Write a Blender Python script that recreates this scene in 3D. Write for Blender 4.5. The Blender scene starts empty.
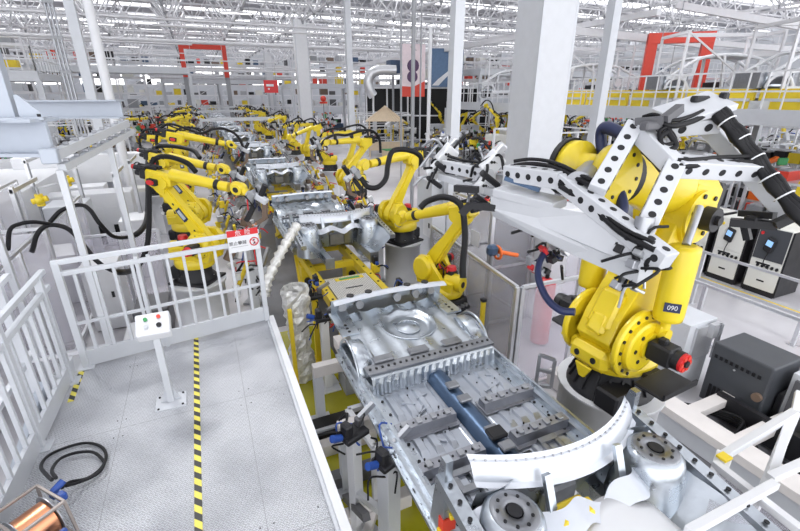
import bpy, math, random
from mathutils import Vector, Matrix, noise
random.seed(7)
PI = math.pi
SC = bpy.context.scene
COL = SC.collection
R = math.radians
ORD = ['first','second','third','fourth','fifth','sixth','seventh','eighth','ninth','tenth','eleventh','twelfth','thirteenth','fourteenth','fifteenth','sixteenth','seventeenth','eighteenth','nineteenth','twentieth']

# ---------------------------------------------------------------- materials
def newmat(name):
    m = bpy.data.materials.new(name); m.use_nodes = True
    nt = m.node_tree
    b = nt.nodes['Principled BSDF']
    return m, nt, b
def mat(name, col, rough=.5, metal=0., var=.08, scale=6., bump=0., bscale=60., coat=0., alpha=1., spec=.5, rvar=.1):
    m, nt, b = newmat(name)
    tc = nt.nodes.new('ShaderNodeTexCoord')
    nz = nt.nodes.new('ShaderNodeTexNoise'); nz.inputs['Scale'].default_value = scale; nz.inputs['Detail'].default_value = 5
    nt.links.new(tc.outputs['Object'], nz.inputs['Vector'])
    mx = nt.nodes.new('ShaderNodeMixRGB'); mx.blend_type = 'MIX'
    nt.links.new(nz.outputs['Fac'], mx.inputs['Fac'])
    lo = [max(0, c*(1-var*1.6)) for c in col]; hi = [min(1, c*(1+var)) for c in col]
    mx.inputs['Color1'].default_value = (*lo, 1); mx.inputs['Color2'].default_value = (*hi, 1)
    nt.links.new(mx.outputs['Color'], b.inputs['Base Color'])
    mr = nt.nodes.new('ShaderNodeMapRange')
    mr.inputs['To Min'].default_value = max(0.02, rough-rvar); mr.inputs['To Max'].default_value = min(1, rough+rvar)
    nt.links.new(nz.outputs['Fac'], mr.inputs['Value']); nt.links.new(mr.outputs['Result'], b.inputs['Roughness'])
    b.inputs['Metallic'].default_value = metal
    b.inputs['Specular IOR Level'].default_value = spec
    if coat: b.inputs['Coat Weight'].default_value = coat
    if alpha < 1: b.inputs['Alpha'].default_value = alpha
    if bump:
        n2 = nt.nodes.new('ShaderNodeTexNoise'); n2.inputs['Scale'].default_value = bscale
        nt.links.new(tc.outputs['Object'], n2.inputs['Vector'])
        bp = nt.nodes.new('ShaderNodeBump'); bp.inputs['Strength'].default_value = bump; bp.inputs['Distance'].default_value = .02
        nt.links.new(n2.outputs['Fac'], bp.inputs['Height']); nt.links.new(bp.outputs['Normal'], b.inputs['Normal'])
    return m
M = {}
M['yellow'] = mat('robot_yellow', (.76,.58,.015), .38, coat=.3, var=.06)
M['yellow2'] = mat('frame_yellow', (.80,.60,.03), .45)
M['black'] = mat('black_rubber', (.010,.010,.012), .5, bump=.1, spec=.25)
M['dark'] = mat('dark_cast', (.016,.016,.019), .45, spec=.35)
M['dgrey'] = mat('transformer_grey', (.055,.06,.07), .42)
M['charcoal'] = mat('steel_charcoal', (.10,.10,.11), .5)
M['white'] = mat('white_paint', (.70,.71,.74), .4, var=.04)
M['cream'] = mat('cream_cabinet', (.72,.72,.68), .45, var=.04)
M['lgrey'] = mat('light_grey_paint', (.55,.57,.61), .42, var=.05)
M['bgrey'] = mat('blue_grey_paint', (.42,.46,.53), .4, var=.05)
M['mgrey'] = mat('mid_grey', (.30,.31,.33), .5)
M['alu'] = mat('aluminium', (.66,.67,.70), .34, metal=.75, var=.05, scale=20)
M['steel'] = mat('dull_steel', (.40,.41,.44), .4, metal=.8, var=.15, scale=12)
M['galv'] = mat('galvanised_sheet', (.50,.54,.59), .30, metal=.9, var=.16, scale=7, bump=.15, bscale=14, rvar=.12)
M['galv2'] = mat('darker_sheet', (.30,.31,.335), .36, metal=.85, var=.2, scale=10, bump=.1, bscale=30)
M['galvblue'] = mat('blue_tinted_sheet', (.075,.12,.20), .35, metal=.7, var=.2, scale=9)
M['galvlight'] = mat('pale_sheet', (.66,.69,.75), .36, metal=.6, var=.06, scale=5)
M['galvpan'] = mat('floor_pan_sheet', (.46,.49,.55), .33, metal=.75, var=.14, scale=5)
M['galvx'] = mat('cross_member_sheet', (.36,.37,.41), .38, metal=.8, var=.15, scale=12)
M['offwhite'] = mat('offwhite_paint', (.56,.575,.61), .38, var=.05)
M['foil'] = mat('crumpled_foil', (.78,.77,.75), .32, metal=.35, var=.3, scale=16, bump=1., bscale=26)
M['red'] = mat('red_plastic', (.62,.02,.025), .4)
M['redpaint'] = mat('red_paint', (.70,.055,.03), .45)
M['orange'] = mat('orange_plastic', (.85,.16,.02), .45)
M['blue'] = mat('blue_plastic', (.02,.07,.32), .4)
M['navy'] = mat('navy_hose', (.012,.02,.075), .42)
M['brown'] = mat('bronze_brown', (.16,.11,.08), .5)
M['lbrown'] = mat('warm_grey_steel', (.33,.29,.27), .4, metal=.5)
M['copper'] = mat('copper_wire', (.78,.36,.20), .32, metal=.9, var=.1, scale=30)
M['plum'] = mat('plum_print', (.10,.05,.12), .6)
M['pinkw'] = mat('pale_pink_print', (.80,.68,.72), .6)
M['tan'] = mat('pale_timber', (.62,.50,.36), .6, var=.12)
M['green'] = mat('green_plastic', (.05,.30,.10), .5)
M['cable'] = mat('black_cable', (.010,.010,.012), .5, spec=.25)
M['beam'] = mat('cream_beam', (.66,.63,.62), .5, var=.07)
M['trans'] = mat('truss_white', (.66,.66,.69), .5, var=.05)
M['roofm'] = mat('roof_deck_grey', (.50,.50,.53), .7)

def hazard():
    m, nt, b = newmat('hazard_stripes')
    tc = nt.nodes.new('ShaderNodeTexCoord')
    sx = nt.nodes.new('ShaderNodeSeparateXYZ'); nt.links.new(tc.outputs['Object'], sx.inputs[0])
    ad = nt.nodes.new('ShaderNodeMath'); ad.operation = 'ADD'
    nt.links.new(sx.outputs['X'], ad.inputs[0]); nt.links.new(sx.outputs['Y'], ad.inputs[1])
    ml = nt.nodes.new('ShaderNodeMath'); ml.operation = 'MULTIPLY'; ml.inputs[1].default_value = 9.
    nt.links.new(ad.outputs[0], ml.inputs[0])
    fr = nt.nodes.new('ShaderNodeMath'); fr.operation = 'FRACT'; nt.links.new(ml.outputs[0], fr.inputs[0])
    gt = nt.nodes.new('ShaderNodeMath'); gt.operation = 'GREATER_THAN'; gt.inputs[1].default_value = .5
    nt.links.new(fr.outputs[0], gt.inputs[0])
    mx = nt.nodes.new('ShaderNodeMixRGB'); nt.links.new(gt.outputs[0], mx.inputs['Fac'])
    mx.inputs['Color1'].default_value = (.03,.03,.03,1); mx.inputs['Color2'].default_value = (.75,.66,.10,1)
    nt.links.new(mx.outputs['Color'], b.inputs['Base Color']); b.inputs['Roughness'].default_value = .5
    return m
M['hazard'] = hazard()
def checker():
    m, nt, b = newmat('tread_plate')
    tc = nt.nodes.new('ShaderNodeTexCoord')
    mp = nt.nodes.new('ShaderNodeMapping'); mp.inputs['Rotation'].default_value = (0,0,R(45)); mp.inputs['Scale'].default_value = (48,48,48)
    nt.links.new(tc.outputs['Object'], mp.inputs['Vector'])
    ck = nt.nodes.new('ShaderNodeTexChecker'); ck.inputs['Scale'].default_value = 1.
    nt.links.new(mp.outputs[0], ck.inputs['Vector'])
    w1 = nt.nodes.new('ShaderNodeTexWave'); w1.inputs['Scale'].default_value = .5; w1.bands_direction = 'X'
    w2 = nt.nodes.new('ShaderNodeTexWave'); w2.inputs['Scale'].default_value = .5; w2.bands_direction = 'Y'
    nt.links.new(mp.outputs[0], w1.inputs['Vector']); nt.links.new(mp.outputs[0], w2.inputs['Vector'])
    mx = nt.nodes.new('ShaderNodeMixRGB'); nt.links.new(ck.outputs['Fac'], mx.inputs['Fac'])
    nt.links.new(w1.outputs['Fac'], mx.inputs['Color1']); nt.links.new(w2.outputs['Fac'], mx.inputs['Color2'])
    bp = nt.nodes.new('ShaderNodeBump'); bp.inputs['Strength'].default_value = .8; bp.inputs['Distance'].default_value = .006
    nt.links.new(mx.outputs['Color'], bp.inputs['Height']); nt.links.new(bp.outputs['Normal'], b.inputs['Normal'])
    nz = nt.nodes.new('ShaderNodeTexNoise'); nz.inputs['Scale'].default_value = 2.2; nz.inputs['Detail'].default_value = 6
    nt.links.new(tc.outputs['Object'], nz.inputs['Vector'])
    cr = nt.nodes.new('ShaderNodeValToRGB'); nt.links.new(nz.outputs['Fac'], cr.inputs[0])
    cr.color_ramp.elements[0].position = .3; cr.color_ramp.elements[0].color = (.50,.515,.56,1)
    cr.color_ramp.elements[1].position = .62; cr.color_ramp.elements[1].color = (.74,.755,.80,1)
    sc = nt.nodes.new('ShaderNodeMixRGB'); sc.blend_type = 'MULTIPLY'; sc.inputs['Fac'].default_value = .38
    nt.links.new(cr.outputs[0], sc.inputs['Color1']); nt.links.new(mx.outputs['Color'], sc.inputs['Color2'])
    nt.links.new(sc.outputs[0], b.inputs['Base Color'])
    b.inputs['Roughness'].default_value = .42; b.inputs['Metallic'].default_value = .35
    return m
M['tread'] = checker()
def gratemat():
    m, nt, b = newmat('dimpled_plate')
    tc = nt.nodes.new('ShaderNodeTexCoord')
    br = nt.nodes.new('ShaderNodeTexBrick'); br.inputs['Scale'].default_value = 9.; br.inputs['Mortar Size'].default_value = .035
    br.inputs['Color1'].default_value = (.72,.70,.66,1); br.inputs['Color2'].default_value = (.66,.64,.61,1); br.inputs['Mortar'].default_value = (.22,.22,.2,1)
    nt.links.new(tc.outputs['Object'], br.inputs['Vector']); nt.links.new(br.outputs['Color'], b.inputs['Base Color'])
    b.inputs['Roughness'].default_value = .5
    return m
M['grate'] = gratemat()
def floormat():
    m, nt, b = newmat('sealed_concrete')
    tc = nt.nodes.new('ShaderNodeTexCoord')
    nz = nt.nodes.new('ShaderNodeTexNoise'); nz.inputs['Scale'].default_value = .5; nz.inputs['Detail'].default_value = 7
    nt.links.new(tc.outputs['Object'], nz.inputs['Vector'])
    cr = nt.nodes.new('ShaderNodeValToRGB'); nt.links.new(nz.outputs['Fac'], cr.inputs[0])
    cr.color_ramp.elements[0].position = .3; cr.color_ramp.elements[0].color = (.46,.45,.48,1)
    cr.color_ramp.elements[1].position = .7; cr.color_ramp.elements[1].color = (.62,.61,.64,1)
    nt.links.new(cr.outputs[0], b.inputs['Base Color']); b.inputs['Roughness'].default_value = .22
    return m
M['floor'] = floormat()
M['film'] = mat('olive_yellow_film', (.46,.43,.02), .25, var=.3, scale=1.6, bump=.2, bscale=3, coat=.4)
M['pit'] = mat('pit_floor', (.15,.15,.165), .35, var=.25, scale=3)
def clear(name, col, a, rough=.1):
    m, nt, b = newmat(name)
    out = nt.nodes['Material Output']
    tr = nt.nodes.new('ShaderNodeBsdfTransparent'); mx = nt.nodes.new('ShaderNodeMixShader')
    b.inputs['Base Color'].default_value = (*col, 1); b.inputs['Roughness'].default_value = rough
    mx.inputs[0].default_value = a
    nt.links.new(tr.outputs[0], mx.inputs[1]); nt.links.new(b.outputs[0], mx.inputs[2]); nt.links.new(mx.outputs[0], out.inputs['Surface'])
    return m
M['acrylic'] = clear('clear_acrylic', (.72,.70,.80), .30)
M['acrylic2'] = clear('smoked_acrylic', (.45,.45,.50), .38)
M['vapour'] = clear('welding_screen', (.80,.80,.86), .5, .4)
def emis(name, col, s):
    m, nt, b = newmat(name)
    b.inputs['Emission Color'].default_value = (*col,1); b.inputs['Emission Strength'].default_value = s
    b.inputs['Base Color'].default_value = (*col,1)
    return m
M['lamp'] = emis('lamp_tube', (1,1,1), 2.2)
M['screen'] = emis('screen_blue', (.25,.45,.75), .6)

# ---------------------------------------------------------------- mesh builder
def frame_of(d, up=(0,0,1)):
    d = Vector(d).normalized(); u = Vector(up)
    if abs(d.dot(u)) > .98: u = Vector((1,0,0)) if abs(d.x) < .9 else Vector((0,1,0))
    s = d.cross(u).normalized(); t = s.cross(d).normalized()
    return d, s, t
class MB:
    def __init__(self): self.v=[]; self.f=[]; self.m=[]; self.s=[]; self.mats=[]
    def mi(self, m):
        m = M[m] if isinstance(m, str) else m
        if m not in self.mats: self.mats.append(m)
        return self.mats.index(m)
    def add(self, vs, fs, m, smooth=False):
        k = len(self.v); self.v += [tuple(p) for p in vs]; i = self.mi(m)
        for f in fs: self.f.append([a+k for a in f]); self.m.append(i); self.s.append(smooth)
        return self
    def box(self, c, s, m='white', rot=None):
        c = Vector(c); vs = []
        for x in (-.5,.5):
            for y in (-.5,.5):
                for z in (-.5,.5):
                    p = Vector((x*s[0], y*s[1], z*s[2]))
                    if rot: p = rot @ p
                    vs.append(c+p)
        return self.add(vs, [(0,1,3,2),(4,6,7,5),(0,4,5,1),(2,3,7,6),(0,2,6,4),(1,5,7,3)], m)
    def b2(self, x0,x1,y0,y1,z0,z1, m='white'):
        return self.box(((x0+x1)/2,(y0+y1)/2,(z0+z1)/2),(x1-x0,y1-y0,z1-z0),m)
    def cbox(self, c, s, m='white', ch=.02, rot=None):     # chamfered box
        c = Vector(c); hx,hy,hz = s[0]/2,s[1]/2,s[2]/2; ch=min(ch,hx*.9,hy*.9,hz*.9)
        vs=[]; idx={}
        for sx in (-1,1):
            for sy in (-1,1):
                for sz in (-1,1):
                    for ax,p in enumerate(((hx,hy-ch,hz-ch),(hx-ch,hy,hz-ch),(hx-ch,hy-ch,hz))):
                        q = Vector((p[0]*sx,p[1]*sy,p[2]*sz))
                        if rot: q = rot @ q
                        idx[(sx,sy,sz,ax)] = len(vs); vs.append(c+q)
        fs=[]
        I=lambda a,b,d,ax: idx[(a,b,d,ax)]
        for s_ in (-1,1):
            fs.append([I(s_,-1,-1,0),I(s_,1,-1,0),I(s_,1,1,0),I(s_,-1,1,0)][::s_])
            fs.append([I(-1,s_,-1,1),I(-1,s_,1,1),I(1,s_,1,1),I(1,s_,-1,1)][::s_])
            fs.append([I(-1,-1,s_,2),I(1,-1,s_,2),I(1,1,s_,2),I(-1,1,s_,2)][::s_])
        for a in (-1,1):
            for b in (-1,1):
                fs.append([I(a,b,-1,0),I(a,b,1,0),I(a,b,1,1),I(a,b,-1,1)])
                fs.append([I(a,-1,b,0),I(a,1,b,0),I(a,1,b,2),I(a,-1,b,2)])
                fs.append([I(-1,a,b,1),I(1,a,b,1),I(1,a,b,2),I(-1,a,b,2)])
                for d in (-1,1): fs.append([I(a,b,d,0),I(a,b,d,1),I(a,b,d,2)])
        return self.add(vs, fs, m)
    def beam(self, p0, p1, w, h, m='white', up=(0,0,1), w1=None, h1=None):
        p0=Vector(p0);p1=Vector(p1); d,s,t = frame_of(p1-p0, up)
        w1 = w if w1 is None else w1; h1 = h if h1 is None else h1
        vs=[]
        for p,a,b in ((p0,w,h),(p1,w1,h1)):
            for i,j in ((-1,-1),(1,-1),(1,1),(-1,1)): vs.append(p+s*i*a/2+t*j*b/2)
        return self.add(vs, [(0,1,2,3),(7,6,5,4),(0,4,5,1),(1,5,6,2),(2,6,7,3),(3,7,4,0)], m)
    def tube(self, pts, r, m='black', n=8, cap=True):
        pts=[Vector(p) for p in pts]; vs=[]; N=len(pts); fs=[]
        prev=None
        for i,p in enumerate(pts):
            d=(pts[min(i+1,N-1)]-pts[max(i-1,0)])
            if d.length<1e-6: d=Vector((0,0,1))
            d.normalize()
            if prev is None: _,s,t=frame_of(d)
            else:
                s=(prev-d*prev.dot(d))
                if s.length<1e-4: _,s,t=frame_of(d)
                s.normalize(); t=s.cross(d)
            prev=s
            rr = r[i] if isinstance(r,(list,tuple)) else r
            for k in range(n):
                a=2*PI*k/n; vs.append(p+(s*math.cos(a)+t*math.sin(a))*rr)
        for i in range(N-1):
            for k in range(n):
                fs.append((i*n+k,i*n+(k+1)%n,(i+1)*n+(k+1)%n,(i+1)*n+k))
        self.add(vs,fs,m,True)
        if cap: self.add(vs[:n],[tuple(range(n))[::-1]],m); self.add(vs[-n:],[tuple(range(n))],m)
        return self
    def cyl(self, p0, p1, r, m='white', n=16, r1=None):
        return self.tube([p0,p1],[r,r if r1 is None else r1],m,n)
    def lathe(self, prof, o, d=(0,0,1), m='white', n=24, smooth=True):   # prof: (radius, height)
        o=Vector(o); d,s,t=frame_of(d); vs=[];fs=[]
        for r,h in prof:
            for k in range(n):
                a=2*PI*k/n; vs.append(o+d*h+(s*math.cos(a)+t*math.sin(a))*r)
        for i in range(len(prof)-1):
            for k in range(n): fs.append((i*n+k,i*n+(k+1)%n,(i+1)*n+(k+1)%n,(i+1)*n+k))
        self.add(vs,fs,m,smooth)
        self.add(vs[:n],[tuple(range(n))[::-1]],m); self.add(vs[-n:],[tuple(range(n))],m)
        return self
    def prism(self, poly, o, ax, ay, az, h, m='white', poly2=None):   # polygon in the ax/ay plane pushed along az
        o=Vector(o);ax=Vector(ax);ay=Vector(ay);az=Vector(az).normalized(); n=len(poly); q=poly2 or poly
        vs=[o+ax*x+ay*y for x,y in poly]+[o+ax*x+ay*y+az*h for x,y in q]
        fs=[tuple(range(n))[::-1],tuple(range(n,2*n))]+[(k,(k+1)%n,n+(k+1)%n,n+k) for k in range(n)]
        return self.add(vs,fs,m)
    def ball(self, c, r, m='white', n=12, sq=(1,1,1)):
        c=Vector(c); vs=[];fs=[]; h=n//2
        for i in range(h+1):
            a=PI*i/h
            for k in range(n):
                b=2*PI*k/n; vs.append(c+Vector((math.sin(a)*math.cos(b)*r*sq[0],math.sin(a)*math.sin(b)*r*sq[1],math.cos(a)*r*sq[2])))
        for i in range(h):
            for k in range(n): fs.append((i*n+k,i*n+(k+1)%n,(i+1)*n+(k+1)%n,(i+1)*n+k))
        return self.add(vs,fs,m,True)
    def grid(self, fn, nu, nv, m='galv', smooth=True):
        vs=[fn(i/nu,j/nv) for i in range(nu+1) for j in range(nv+1)]
        fs=[(i*(nv+1)+j,(i+1)*(nv+1)+j,(i+1)*(nv+1)+j+1,i*(nv+1)+j+1) for i in range(nu) for j in range(nv)]
        return self.add(vs,fs,m,smooth)
    def torus(self, c, Rr, r, d=(0,0,1), m='black', n=20, a0=0, a1=2*PI, k=8):
        d,s,t=frame_of(d); c=Vector(c)
        pts=[c+(s*math.cos(a0+(a1-a0)*i/n)+t*math.sin(a0+(a1-a0)*i/n))*Rr for i in range(n+1)]
        return self.tube(pts,r,m,k)
    def mesh(self, name):
        me=bpy.data.meshes.new(name); me.from_pydata(self.v,[],self.f)
        for m in self.mats: me.materials.append(m)
        me.polygons.foreach_set('material_index', self.m); me.polygons.foreach_set('use_smooth', self.s)
        me.update(); return me
    def build(self, name, parent=None, loc=None, rot=None, bevel=0, solid=0):
        o=bpy.data.objects.new(name,self.mesh(name)); COL.objects.link(o)
        if parent is not None: o.parent=parent
        if loc is not None: o.location=loc
        if rot is not None: o.rotation_euler=rot
        if solid:
            md=o.modifiers.new('s','SOLIDIFY'); md.thickness=solid
        if bevel:
            md=o.modifiers.new('b','BEVEL'); md.width=bevel; md.segments=2; md.limit_method='ANGLE'; md.angle_limit=R(40)
        return o
def tag(o, label, cat, group=None, kind=None):
    o['label']=label; o['category']=cat
    if group: o['group']=group
    if kind: o['kind']=kind
    return o
def empty(name, label, cat, loc=(0,0,0), rz=0, group=None):
    o=bpy.data.objects.new(name,None); COL.objects.link(o); o.location=loc; o.rotation_euler=(0,0,rz); o.empty_display_size=.1
    return tag(o,label,cat,group)
def kids(o): return KID.get(o.name,[])
def copy_tree(o, loc=None, rz=None, label=None, parent=None):
    c=o.copy(); COL.objects.link(c)
    if parent is not None: c.parent=parent
    for ch in [x for x in o.children]: copy_tree(ch,parent=c)
    if loc is not None: c.location=loc
    if rz is not None: c.rotation_euler=(0,0,rz)
    if label: c['label']=label
    return c
def struct(o): o['kind']='structure'; return o
def smooth_path(pts, k=6):      # Catmull-Rom
    P=[Vector(p) for p in pts]; P=[P[0]*2-P[1]]+P+[P[-1]*2-P[-2]]; out=[]
    for i in range(1,len(P)-2):
        for j in range(k):
            t=j/k; a,b,c,d=P[i-1],P[i],P[i+1],P[i+2]
            out.append(.5*((2*b)+(c-a)*t+(2*a-5*b+4*c-d)*t*t+(3*b-a-3*c+d)*t**3))
    out.append(P[-2]); return out
def text_mb(s, size, m, o, ax, ay, parent, name='lettering'):
    cu=bpy.data.curves.new(name,'FONT'); cu.body=s; cu.size=size; cu.align_x='CENTER'; cu.align_y='CENTER'; cu.extrude=.0008
    ob=bpy.data.objects.new(name,cu); dg=bpy.context.evaluated_depsgraph_get()
    COL.objects.link(ob); dg.update(); me=bpy.data.meshes.new_from_object(ob.evaluated_get(dg)); bpy.data.objects.remove(ob)
    me.materials.clear(); me.materials.append(M[m])
    ax=Vector(ax).normalized(); ay=Vector(ay).normalized(); az=ax.cross(ay)
    mt=Matrix((( ax.x,ay.x,az.x,o[0]),(ax.y,ay.y,az.y,o[1]),(ax.z,ay.z,az.z,o[2]),(0,0,0,1)))
    me.transform(mt)
    t=bpy.data.objects.new(name,me); COL.objects.link(t)
    if parent is not None: t.parent=parent
    return t
# ---------------------------------------------------------------- robot part meshes (shared by copies)
def cable_bits(mb, c, n, L, r=.012, mats=('cable',), sd=0, spread=.12):
    rnd=random.Random(sd)
    for i in range(n):
        p=Vector(c)+Vector([rnd.uniform(-spread,spread) for _ in range(3)])
        q=p+Vector([rnd.uniform(-L,L) for _ in range(3)]); mid=(p+q)/2+Vector((rnd.uniform(-L,L)*.4,rnd.uniform(-L,L)*.4,rnd.uniform(.1,.5)*L))
        mb.tube(smooth_path([p,mid,q],4),r,mats[i%len(mats)],6)
def p_base():
    b=MB()
    b.cbox((0,0,.02),(.80,.74,.04),'dark',.01)
    b.lathe([(.36,.03),(.36,.08),(.30,.13),(.29,.27)],(0,0,0),m='dark',n=24)
    b.cbox((-.30,0,.15),(.28,.42,.22),'dark',.03)
    for a in range(8): b.cyl((.33*math.cos(a*PI/4+.2),.33*math.sin(a*PI/4+.2),.04),(.33*math.cos(a*PI/4+.2),.33*math.sin(a*PI/4+.2),.10),.018,'steel',6)
    for y in (-.1,.0,.1): b.cyl((-.44,y,.16),(-.50,y,.16),.03,'steel',8)
    return b
def p_turntable():
    b=MB()
    b.lathe([(.34,.27),(.355,.30),(.355,.37),(.30,.42)],(0,0,0),m='yellow',n=28)
    b.prism([(-.32,.40),(.44,.40),(.50,.55),(.50,.74),(.42,.86),(.22,.88),(.12,.76),(-.10,.56),(-.32,.54)],(0,-.255,0),(1,0,0),(0,0,1),(0,1,0),.09,'yellow')
    b.prism([(-.32,.40),(.44,.40),(.50,.55),(.50,.74),(.42,.86),(.22,.88),(.12,.76),(-.10,.56),(-.32,.54)],(0,.165,0),(1,0,0),(0,0,1),(0,1,0),.09,'yellow')
    b.cbox((.10,0,.43),(.62,.42,.10),'yellow',.02)
    b.lathe([(.20,0),(.20,.05),(.14,.07)],(.312,-.255,.67),(0,-1,0),'yellow',20)
    b.lathe([(.20,0),(.20,.05),(.17,.08)],(.312,.255,.67),(0,1,0),'yellow',20)
    for k in range(8):
        a=k*PI/4; b.cyl((.312+.17*math.cos(a),-.30,.67+.17*math.sin(a)),(.312+.17*math.cos(a),-.315,.67+.17*math.sin(a)),.014,'dark',6)
    b.cyl((-.30,.02,.52),(-.42,.02,.52),.14,'yellow',16,.13); b.cyl((-.1,.02,.52),(-.3,.02,.52),.14,'yellow',16)
    b.cyl((-.42,.02,.52),(-.43,.02,.52),.05,'dark',12)
    cable_bits(b,(.0,0,.62),7,.18,.013,('cable','dark','red'),3,.1)
    return b
def p_motor():      # axis along +z, length .3
    b=MB(); b.cyl((0,0,0),(0,0,.03),.10,'yellow',16); b.cbox((0,0,.13),(.15,.15,.20),'dark',.02)
    b.cyl((0,0,.23),(0,0,.29),.077,'red',14,.065); b.cbox((.09,0,.08),(.06,.05,.05),'dark',.01)
    return b
def p_lower():      # along +z, length 1.075
    b=MB(); L=1.075
    out=[]
    for k in range(9): a=PI+PI*k/8; out.append((.19*math.cos(a),.19*math.sin(a)))
    out+= [(.185,.25),(.13,L*.6)]
    for k in range(7): a=PI*k/6; out.append((.135*math.cos(a),L+.135*math.sin(a)))
    out+= [(-.13,L*.55),(-.185,.25)]
    b.prism(out,(0,-.085,0),(1,0,0),(0,0,1),(0,1,0),.17,'yellow')
    inn=[(x*.72,(y-.45)*.80+.45) for x,y in out]
    b.prism(inn,(0,-.12,0),(1,0,0),(0,0,1),(0,1,0),.24,'yellow')
    b.lathe([(.16,-.16),(.16,.16)],(0,0,0),(0,1,0),'yellow',20)
    b.lathe([(.13,-.15),(.13,.15)],(0,0,L),(0,1,0),'yellow',20)
    for z in (.25,.45,.75): b.cyl((0,-.121,z),(0,-.128,z),.022,'dark',8)
    return b
def p_plate():
    b=MB(); b.box((0,-.083,.55),(.09,.012,.22),'navy'); b.box((0,-.090,.55),(.055,.004,.16),'bgrey'); return b
def p_fore():       # along +x, wrist axis at 1.28
    b=MB()
    b.cbox((-.02,0,.10),(.44,.34,.36),'yellow',.05)
    b.lathe([(.17,-.20),(.17,.20)],(0,0,.02),(0,1,0),'yellow',18)
    b.lathe([(.155,.18),(.145,.45),(.115,.98)],(0,0,.225),(1,0,0),'yellow',20)
    b.lathe([(.125,.90),(.125,.97)],(0,0,.225),(1,0,0),'dark',20)
    b.lathe([(.118,.97),(.118,1.12)],(0,0,.225),(1,0,0),'yellow',20)
    b.cbox((-.26,0,.18),(.10,.34,.32),'dark',.02)
    for y,z,mm in ((-.10,.26,'red'),(.10,.26,'dark'),(0,.10,'dark')):
        b.cyl((-.30,y,z),(-.40,y,z),.065,'dark',12); b.cyl((-.40,y,z),(-.44,y,z),.06,mm,12)
    b.cbox((-.05,-.24,.02),(.16,.12,.16),'dark',.02); b.cyl((-.05,-.30,.02),(-.05,-.34,.02),.06,'red',12)
    for y in (-.09,.02,.1): b.cbox((-.12,y,.32),(.16,.05,.08),'dark',.01)
    cable_bits(b,(-.22,0,.3),8,.2,.012,('cable','dark','cable'),5,.1)
    return b
def p_wrist():      # origin on the wrist axis
    b=MB()
    b.ball((-.02,0,0),.15,'yellow',18,(1.15,1.0,1.0)); b.lathe([(.12,-.15),(.12,.15)],(0,0,0),(0,1,0),'yellow',18)
    b.cyl((.10,0,0),(.19,0,0),.10,'yellow',16); b.cyl((.19,0,0),(.22,0,0),.095,'steel',16)
    b.cyl((0,-.15,0),(0,-.16,0),.06,'dark',12)
    return b
def p_gun():        # welding gun on the flange, along +x
    b=MB()
    b.cbox((.27,0,0),(.12,.22,.24),'mgrey',.015)
    b.cbox((.42,0,.06),(.26,.12,.12),'lgrey',.02)
    b.beam((.5,0,.05),(.62,0,-.25),.06,.09,'brown'); b.beam((.62,0,-.25),(.52,0,-.42),.05,.07,'brown')
    b.beam((.36,0,-.08),(.33,0,-.50),.06,.08,'dark'); b.beam((.33,0,-.50),(.46,0,-.56),.05,.06,'brown')
    b.cyl((.52,0,-.42),(.50,0,-.47),.02,'copper',8); b.cyl((.46,0,-.55),(.47,0,-.50),.02,'copper',8)
    b.cyl((.40,.0,.12),(.40,.0,.34),.05,'dark',10); b.cbox((.30,.1,.16),(.14,.08,.12),'steel',.01)
    cable_bits(b,(.35,0,-.05),9,.28,.012,('cable','navy','cable','red','mgrey'),11,.14)
    return b
def p_hose():       # over the forearm
    b=MB()
    b.tube(smooth_path([(-.45,.18,-.25),(-.42,.16,.25),(-.15,.12,.52),(.25,.08,.50),(.62,.06,.42),(.95,.05,.46),(1.25,.04,.36),(1.48,.03,.10),(1.52,.0,-.15)],5),.042,'black',8)
    b.cbox((.45,.05,.38),(.08,.10,.14),'dark',.01); b.cbox((.98,.05,.38),(.06,.10,.14),'dark',.01)
    return b
def p_hose2():
    b=MB()
    b.tube(smooth_path([(-.05,.20,-.75),(-.35,.22,-.45),(-.42,.18,.10),(-.20,.14,.46),(.20,.1,.44),(.55,.06,.40),(.8,.05,.58),(1.1,.04,.66),(1.42,.03,.52),(1.60,.0,.14),(1.55,0,-.2)],5),.036,'black',8)
    b.cbox((.45,.05,.36),(.08,.10,.14),'dark',.01)
    return b
def slim(f,sx=1,sy=1,sz=1,cz=0):
    def g():
        b=f(); b.v=[(x*sx,y*sy,(z-cz)*sz+cz) for x,y,z in b.v]; return b
    return g
p_fore=slim(p_fore,1,.62,.62,.16); p_lower=slim(p_lower,.64,.66,1); p_wrist=slim(p_wrist,.74,.64,.64); p_hose=slim(p_hose,1,.9,.85); p_hose2=slim(p_hose2,1,.9,.85); p_base=slim(p_base,.82,.82,1); p_turntable=slim(p_turntable,.90,.78,1); p_gun=slim(p_gun,.85,.8,.8)
PM={k:f().mesh(k) for k,f in dict(base=p_base,turntable=p_turntable,motor=p_motor,lower_arm=p_lower,name_plate=p_plate,forearm=p_fore,wrist=p_wrist,welding_gun=p_gun,hose=p_hose,hose2=p_hose2).items()}
def part(name, me, parent, mx):
    o=bpy.data.objects.new(name, PM[me] if isinstance(me,str) else me); COL.objects.link(o); o.parent=parent; o.matrix_local=mx; return o
T=Matrix.Translation
def Ry(a): return Matrix.Rotation(a,4,'Y')
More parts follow.
